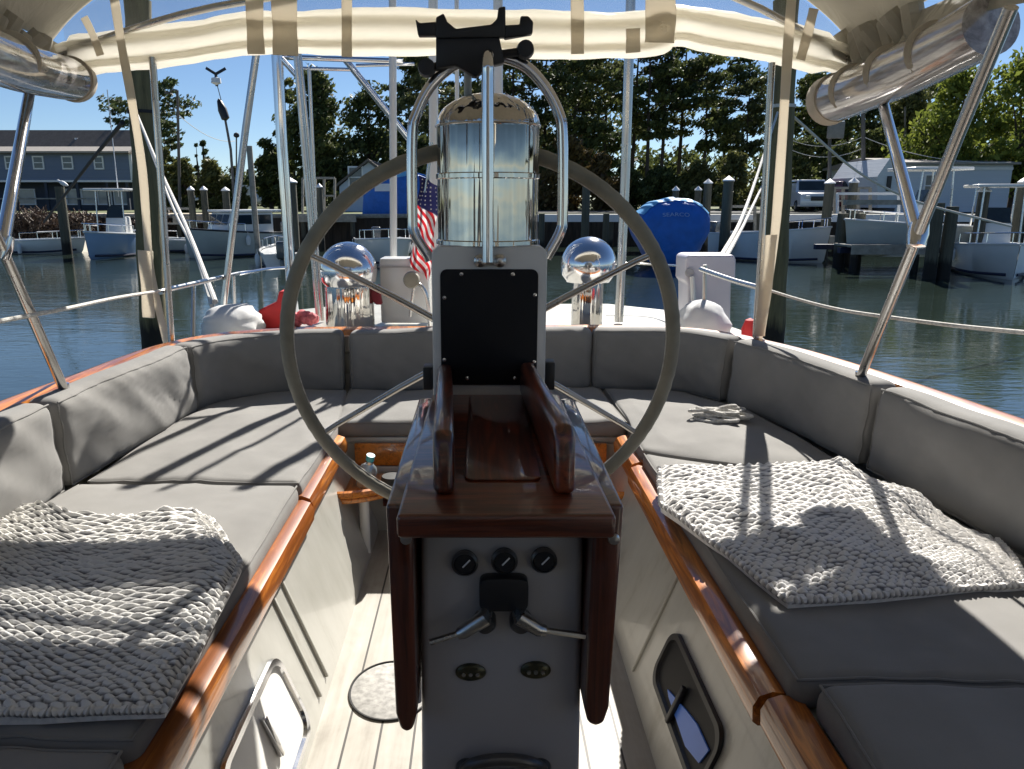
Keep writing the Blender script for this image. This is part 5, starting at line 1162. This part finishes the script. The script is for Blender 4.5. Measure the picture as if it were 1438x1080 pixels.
dock('house_dock', P(418,300,36).x, P(500,300,36).x, 36, 37.6, P(430,303,36).z, 'grey dock between the green piling and blue covered boat')
# dock rail frames
def railing(pxs, y0, y1, D, label):
    t = E('dock_railing', P(pxs[0], y1, D), label, 'railing'); mb = MB()
    mb.bar(P(pxs[0], y0, D), P(pxs[-1], y0, D), .08, .10); mb.bar(P(pxs[0], (y0+y1)/2, D+.05), P(pxs[-1], (y0+y1)/2, D+.05), .06, .08)
    for px in pxs: mb.bar(P(px, y0, D+.1), P(px, y1, D+.1), .10, .10, (0,1,0))
    mb.build('rail_frame', M['dockwood'], t, smooth=False)
railing((232,270), 293, 335, 35.5, 'grey timber railing behind the braided lines')
railing((1172,1184,1205,1222), 264, 300, 34, 'white railing between the capped pilings and shed'); railing((1021,1060), 290, 330, 32, 'grey dock frame beside the starboard piling')
railing((425,443,455,470), 250, 300, 37, 'dark pergola like railing beside the grey house')
# ------------------------------------------------------------------ boats
def hull_mesh(L, B, Fb, Fs, draft=.25, bow=.55):
    mb = MB(); ns = 22; secs = []
    for i in range(ns+1):
        s = i/ns; x = -L/2+L*s; hb = B/2*(1-max(0, (s-.45)/.55)**2.4)*(.92+.08*min(1, s*3)); sh = Fs+(Fb-Fs)*s**1.8; ch = hb*(.86-.5*max(0, s-.5)); xo = L*.05*max(0, (s-.6)/.4)
        keel = -draft*(1-max(0, (s-.8)/.2)**2); hb = max(hb, .01); ch = max(ch, .005)
        secs.append([(x+xo, hb, sh), (x+xo*.9, hb*1.0, sh-.10), (x+xo*.3, ch, .02+.25*max(0, s-.7)), (x, 0, keel), (x+xo*.3, -ch, .02+.25*max(0, s-.7)), (x+xo*.9, -hb, sh-.10), (x+xo, -hb, sh)])
    m = 7; mb.add([p for sct in secs for p in sct], [(i*m+k, i*m+k+1, (i+1)*m+k+1, (i+1)*m+k) for i in range(ns) for k in range(m-1)]+[tuple(range(m))])
    return mb, secs
def boat_(name, px, py_w, D, yaw, L, B, Fb, Fs, hullm, label, cabin=None, ttop=False, outboard=True, stripe=False, extra=None, zoff=0):
    c = P(px, py_w, D); c.z = zoff; t = E(name, (0,0,0), label, 'boat'); mb, secs = hull_mesh(L, B, Fb, Fs); hu = mb.build('hull', M[hullm], t, angle=50)
    mb = MB(); n_ = len(secs); mb.add([(s[0][0], s[0][1]*.93, s[0][2]-.04) for s in secs]+[(s[6][0], s[6][1]*.93, s[6][2]-.04) for s in secs], [(i, i+1, n_+i+1, n_+i) for i in range(n_-1)]); mb.build('deck', M['gelw'], t, smooth=False)
    mb = MB()
    for k in (0, 6): mb.tube([Vector(s[k])+Vector((0,0,.01)) for s in secs], .035, 6)
    mb.build('rub_rail', M['black'] if stripe else M['hullwhite'], hu)
    mb = MB()
    for k in (2, 4): mb.tube([Vector(s[k])+Vector((0,.012 if k == 2 else -.012,.05)) for s in secs[:-1]], .045, 6)
    mb.build('boot_stripe', M['bottom'], hu)
    for j_, s_ in ((6, 1), (12, 1), (6, -1), (12, -1)):
        q = Vector(secs[j_][0 if s_ > 0 else 6])+Vector((0, s_*.10, -.12)); mb = MB(); mb.lathe([(0,-.42),(.07,-.38),(.09,-.25),(.09,-.1),(.05,-.02),(.012,.0),(.012,.14)], q, n=12); mb.build('fender', M['canvaswhite'], t)
    if cabin:
        x0c, x1c, wc_, hc = cabin; zb_ = Fs+.0
        mb = MB(); mb.prism([(x0c, -wc_/2, zb_-.1), (x1c+.35, -wc_/2, zb_-.05), (x1c, -wc_/2, zb_+hc), (x0c, -wc_/2, zb_+hc)], (0, wc_, 0)); cb = mb.build('cabin', M['hullwhite'], t, bevel=.05)
        mb = MB()
        for s in (-1, 1):
            nw = 2; Lc = (x1c-x0c)
            for j in range(nw): xa_ = x0c+.12+Lc*j/nw*.95; xb_ = xa_+Lc/nw*.78; mb.prism([(xa_, s*(wc_/2+.004), zb_+hc*.45), (xb_+.05, s*(wc_/2+.004), zb_+hc*.45), (xb_, s*(wc_/2+.004), zb_+hc*.88), (xa_, s*(wc_/2+.004), zb_+hc*.88)], (0, s*.012, 0))
        for j in range(3):
            y0_ = -wc_/2+.08+j*(wc_-.1)/3; y1_ = y0_+(wc_-.1)/3-.08; d = .35/(hc+.05)
            mb.add([(x1c+.35-(.45*hc)*d+.012, y0_, zb_+hc*.45), (x1c+.35-(.45*hc)*d+.012, y1_, zb_+hc*.45), (x1c+.35-(.9*hc)*d+.012, y1_, zb_+hc*.9), (x1c+.35-(.9*hc)*d+.012, y0_, zb_+hc*.9)], [(0,1,2,3)])
        mb.build('cabin_window', M['tint'], cb, smooth=False)
        mb = MB(); mb.box((x0c-.5, -wc_/2-.12, zb_+hc), (x1c+.12, wc_/2+.12, zb_+hc+.09)); mb.build('cabin_roof', M['gelw'], t, bevel=.03)
    if ttop:
        mb = MB(); zb_ = Fs+.0; mb.prism([(-.45,-.4,zb_-.1),(.35,-.4,zb_-.1),(.15,-.4,zb_+.75),(-.3,-.4,zb_+.75)], (0,.8,0)); cn = mb.build('console', M['gelw'], t, bevel=.05)
        mb = MB(); mb.prism([(.16,-.36,zb_+.7),(.16,.36,zb_+.7),(.02,.32,zb_+1.15),(.02,-.32,zb_+1.15)], (.02,0,.01)); mb.build('windscreen', M['tint'], cn, smooth=False)
        mb = MB(); mb.box((-1.0,-.8,Fs+1.75), (.9,.8,Fs+1.84)); tt = mb.build('hard_top', M['gelw'], t, bevel=.03)
        for a in (-.6, .55):
            for s in (-.55, .55): mb = MB(); mb.tube([(a, s, Fs), (a*.85, s*.95, Fs+1.75)], .028, 6); mb.build('top_post', M['steel_dull'], tt)
    if outboard:
        mb = MB(); xs_ = -L/2; mb.box((xs_-.42, -.17, Fs-.15), (xs_-.02, .17, Fs+.42)); mb.box((xs_-.30, -.07, -.3), (xs_-.12, .07, Fs-.14)); mb.build('outboard_motor', M['cowl'], t, bevel=.06, bseg=3)
    mb = MB(); zr_ = .32
    i0 = int(n_*.55)
    pts = [Vector(s[0])*1+Vector((0,-.05,zr_)) for s in secs[i0:]]+[Vector(s[6])+Vector((0,.05,zr_)) for s in secs[i0:][::-1]]
    mb.tube(pts, .018, 6)
    for j in range(0, len(pts), 3): mb.tube([pts[j], pts[j]-Vector((0,0,zr_))], .014, 5)
    mb.build('bow_rail', M['steel'], t)
    if extra: extra(t)
    t.location = c; t.rotation_euler.z = yaw; return t
M['cowl'] = simple('dark_outboard_cowl', (.05,.055,.06), .3, 0, .1, 3, coat=.5)
boat_('white_skiff', 36, 352, 33, .06, 4.6, 1.6, .62, .48, 'hullwhite', 'low white skiff floating below the blue house')
def ant(t):
    mb = MB(); mb.tube([(.1,.2,2.3),(.1,.2,6.3)], .02, 5); mb.build('antenna', M['white'], t)
boat_('centre_console_boat', 170, 355, 31.5, -PI/2-.05, 4.6, 1.6, 1.02, .78, 'hullblue', 'pale blue centre console boat bow on with hard top', None, True, extra=ant)
boat_('small_runabout', 246, 353, 34, PI-.1, 4.2, 1.5, .60, .48, 'hullgrey', 'small grey runabout behind the braided lines')
boat_('cabin_cruiser', 336, 356, 31.5, PI+.85, 4.2, 1.9, 1.12, .86, 'hullgrey', 'white cabin cruiser with flat roof and dark rub rail', (-1.2,.65,1.5,.85), stripe=True)
boat_('white_dinghy', 392, 352, 27, PI/2+.3, 2.8, 1.3, .60, .45, 'hullwhite', 'small white dinghy with motor beside the green piling')
boat_('pale_bow_boat', 1078, 355, 29, -.75, 4.0, 1.9, 1.25, .95, 'hullwhite', 'white hulled boat with flared bow pointing to the cars')
boat_('lifted_centre_console', 1290, 338, 25.5, PI+.04, 4.6, 2.1, .95, .72, 'hullgrey', 'white centre console boat lifted clear of the water by the shed', None, True, zoff=.62)
boat_('end_boat', 1392, 352, 24, -PI/2-.35, 5.2, 2.0, 1.0, .8, 'hullwhite', 'white boat at the slip beyond the double piles', None, True)
boat_('white_workboat', 540, 352, 28, -PI/2+.25, 4.4, 1.9, .95, .75, 'hullwhite', 'white boat bow seen above the wide mirror dome', None, False)
# boat lift cradle under the lifted boat
t = E('boat_lift', (P(1242,345,25).x, 25.5, 0), 'timber and blue beam boat lift under the centre console', 'lift'); mb = MB()
x0_, x1_ = P(1172,350,25).x, P(1312,350,25).x
mb.box((x0_, 24.6, .55), (x1_, 24.8, .72)); mb.build('cradle_beam', M['bottom'], t, smooth=False); mb = MB(); mb.box((x0_, 26.4, .55), (x1_, 26.6, .72)); mb.build('cradle_beam', M['bottom'], t, smooth=False)
mb = MB(); zz = P(1240,283,25).z; mb.box((x0_, 24.55, zz-.1), (P(1262,283,25).x, 24.75, zz+.05)); mb.build('top_rail', M['dockwood'], t, smooth=False)
mb = MB(); zz = P(1240,271,26).z
for px in (1176, 1262): mb.bar(P(px,271,26), P(px,300,26), .07, .07, (0,1,0))
mb.bar(P(1176,272,26), P(1262,272,26), .08, .08); mb.build('upper_frame', M['white'], t, smooth=False)
# blue shrouded boat on the water
D_ = 25; c = P(943,379,D_); t = E('covered_boat', (c.x, D_, 0), 'boat wholly wrapped in a bright blue cover, bow on', 'boat')
sil = smooth_path([Vector(((P(943+dx, 330, D_).x-c.x), 0, P(943, py, D_).z)) for dx, py in [(0,279),(-20,280),(-33,287),(-46,300),(-51,314),(-49,330),(-38,350),(-27,368),(-14,380),(0,383),(14,380),(27,368),(40,350),(50,330),(52,314),(48,299),(33,286),(19,280),(0,279)]], 3)[:-1]
zm = 1.15
def cov(u, v, g=0):     # u round the outline, v 0 front centre .. 1 stern
    p = sil[int(u*len(sil)+.5) % len(sil)]
    if v < .5: a_ = PI/2*(v/.5); k = math.sin(a_)**.75; y = D_-.75*math.cos(a_)
    else: a_ = (v-.5)/.5; k = 1-.45*a_**1.6; y = D_+4.0*a_
    fold = .05*noise.noise(Vector((u*14, v*3, 2)))+.03*noise.noise(Vector((u*34, v*5, 5)))
    k *= 1+fold*min(1, v*3)+g
    return Vector((c.x+p.x*k, y-g*1.0, zm+(p.z-zm)*k))
ns = len(sil); mb = MB(); mb.grid(lambda u, v: cov(u, v), ns, 44, True); o = mb.build('tarpaulin', M['bluecover'], t, angle=180)
mb = MB(); mb.grid(lambda u, v: cov(((-.165+.33*u) % 1.0), .36+.6*v, .012), 26, 30); mb.build('lighter_top', M['bluesunlit'], o, angle=180)  # sunlit crown painted as a lighter blue sheet over the cover
fc = bpy.data.curves.new('cover_lettering', 'FONT'); fc.body = 'SEARCO'; fc.size = .20; fc.align_x = 'CENTER'; fc.extrude = .003
tx = bpy.data.objects.new('cover_lettering', fc); COL.objects.link(tx); dg = bpy.context.evaluated_depsgraph_get(); dg.update()
me = bpy.data.meshes.new_from_object(tx.evaluated_get(dg)); bpy.data.objects.remove(tx)
lo = bpy.data.objects.new('cover_lettering', me); COL.objects.link(lo); lo.parent = o; me.materials.clear(); me.materials.append(simple('faded_pale_print', (.30,.42,.68), .7)); WL[lo.name] = Vector()
for v in me.vertices:
    x, y, z = v.co; X = -.12+x*1.1; Z = P(943,303,D_).z+y*.8-.12*x*x; rho = min(.97, math.hypot(X/1.15, (Z-zm)/1.05)); v.co = (X, -.80*math.sqrt(1-rho**2.6)-.03-z, Z)
# blue wrapped boat on stands in front of the grey house
D2 = 38; t = E('tarped_boat', P(552,340,D2), 'boat on a rack under a square bright blue tarpaulin with gabled top', 'boat')
def q_(px, py, Y=D2): return P(px, py, Y)
mb = MB(); mb.prism([q_(508,308), q_(511,246), q_(526,238), q_(560,237), q_(586,244), q_(594,252), q_(592,310), q_(555,300)], (0, 5.5, 0)); o = mb.build('tarpaulin', M['bluecover'], t, bevel=.10, bseg=2)
mb = MB(); mb.prism([q_(509,247,D2-.05), q_(526,236,D2-.05), q_(560,235,D2-.05), q_(588,243,D2-.05), q_(560,249,D2-.05), q_(530,250,D2-.05)], (0, 5.6, .05)); mb.build('lighter_top', M['bluesunlit'], o, smooth=False)
mb = MB(); a = q_(526,258,D2-.04); mb.box((a.x, D2-.06, a.z-.35), (a.x+1.0, D2-.03, a.z+.0)); mb.build('white_panel', M['white'], o, smooth=False)
mb = MB(); zz = q_(550,312).z
for px in (520, 545, 590):
    mb.bar(q_(px,308,D2+.4), q_(px,366,D2+.4), .16, .16, (0,1,0))
mb.bar(q_(512,318,D2+.4), q_(598,318,D2+.4), .2, .16); mb.build('rack_frame', M['dark_red'] if 'dark_red' in M else simple('dark_red_steel', (.10,.02,.02), .6), t, smooth=False)
# dead brush heaps on the port shore
def brushpile(px0, px1, y0, D, label, seed):
    rnd = random.Random(seed); a, b = P(px0, 330, D), P(px1, 330, D); mb = MB()
    for i in range(420):
        s = rnd.random(); c_ = a.lerp(b, s); top_ = P(px0, y0, D).z; hh_ = (top_-.6)*math.sin(PI*(.12+.8*s))*rnd.random()**.8
        p = Vector((c_.x, D+rnd.uniform(-.9,.9), .5+hh_)); d = Vector((rnd.uniform(-1,1), rnd.uniform(-.5,.5), rnd.uniform(-.5,.9))).normalized()*rnd.uniform(.3,.9)
        mb.tube([p-d*.5, p+Vector((rnd.uniform(-.08,.08),0,rnd.uniform(-.08,.08))), p+d*.5], rnd.uniform(.012,.035), 4, cap=False)
    t = E('brush_pile', (a+b)/2, label, 'brush pile'); mb.build('branches', M['brush'], t, smooth=False)
    cb = MB(); clumps(cb, rnd, [(Vector((a.lerp(b, rnd.random()).x, D+rnd.uniform(-.6,.6), .5+rnd.random()*1.0)), .5) for i in range(24)], 40, .10, .7); finish(cb, 'leaves', M['brush'], t)
brushpile(20, 86, 292, 36.4, 'heap of dead brown branches on the bank behind the skiff', 3); brushpile(100, 142, 298, 36.6, 'smaller heap of dead branches beside the blue boat', 4)
brushpile(196, 236, 296, 36.6, 'brush heap behind the port piling', 5)

t = E('mooring_stake', P(362,352,28), 'slim pale leaning stake standing in the water between two steel legs', 'stake'); mb = MB(); mb.tube([P(363,368,28), P(361,340,28), P(350,205,28)], .10, 10); mb.build('stake_shaft', M['dockwood'], t)
# ================================================================== CAMERA, SUN, SKY
cam = bpy.data.cameras.new('camera'); co = bpy.data.objects.new('camera', cam); COL.objects.link(co); sc.camera = co
co.location = (0, 0, CZ); co.rotation_euler = (PI/2-PITCH, 0, 0); cam.sensor_width = 36; cam.lens = F/1438*36; cam.shift_x = (719-CX)/1438; cam.clip_end = 6000; cam.clip_start = .05
AZ, EL = math.radians(18.7), math.radians(40)
sd = Vector((math.sin(AZ)*math.cos(EL), math.cos(AZ)*math.cos(EL), math.sin(EL)))
sun = bpy.data.lights.new('sun', 'SUN'); sun.energy = SUN_E; sun.angle = math.radians(.5); sun.color = (1, .955, .88)
so = bpy.data.objects.new('sun', sun); COL.objects.link(so); so.rotation_euler = (-sd).to_track_quat('-Z', 'Y').to_euler()
w = bpy.data.worlds.new('World'); sc.world = w; w.use_nodes = True; nt = w.node_tree
sky = nt.nodes.new('ShaderNodeTexSky'); sky.sky_type = 'NISHITA'; sky.sun_disc = False; sky.sun_elevation = EL; sky.sun_rotation = AZ; sky.air_density = .75; sky.dust_density = .05; sky.ozone_density = 4.5
nt.links.new(sky.outputs[0], nt.nodes['Background'].inputs[0]); nt.nodes['Background'].inputs[1].default_value = SKY_E
sc.view_settings.view_transform = 'Standard'; sc.view_settings.look = 'None'; sc.view_settings.exposure = EXPO; sc.view_settings.gamma = 1
sc.cycles.use_denoising = True; sc.cycles.max_bounces = 8; sc.cycles.transparent_max_bounces = 12; sc.cycles.sample_clamp_indirect = 6
sc.cycles.caustics_reflective = False; sc.cycles.caustics_refractive = False
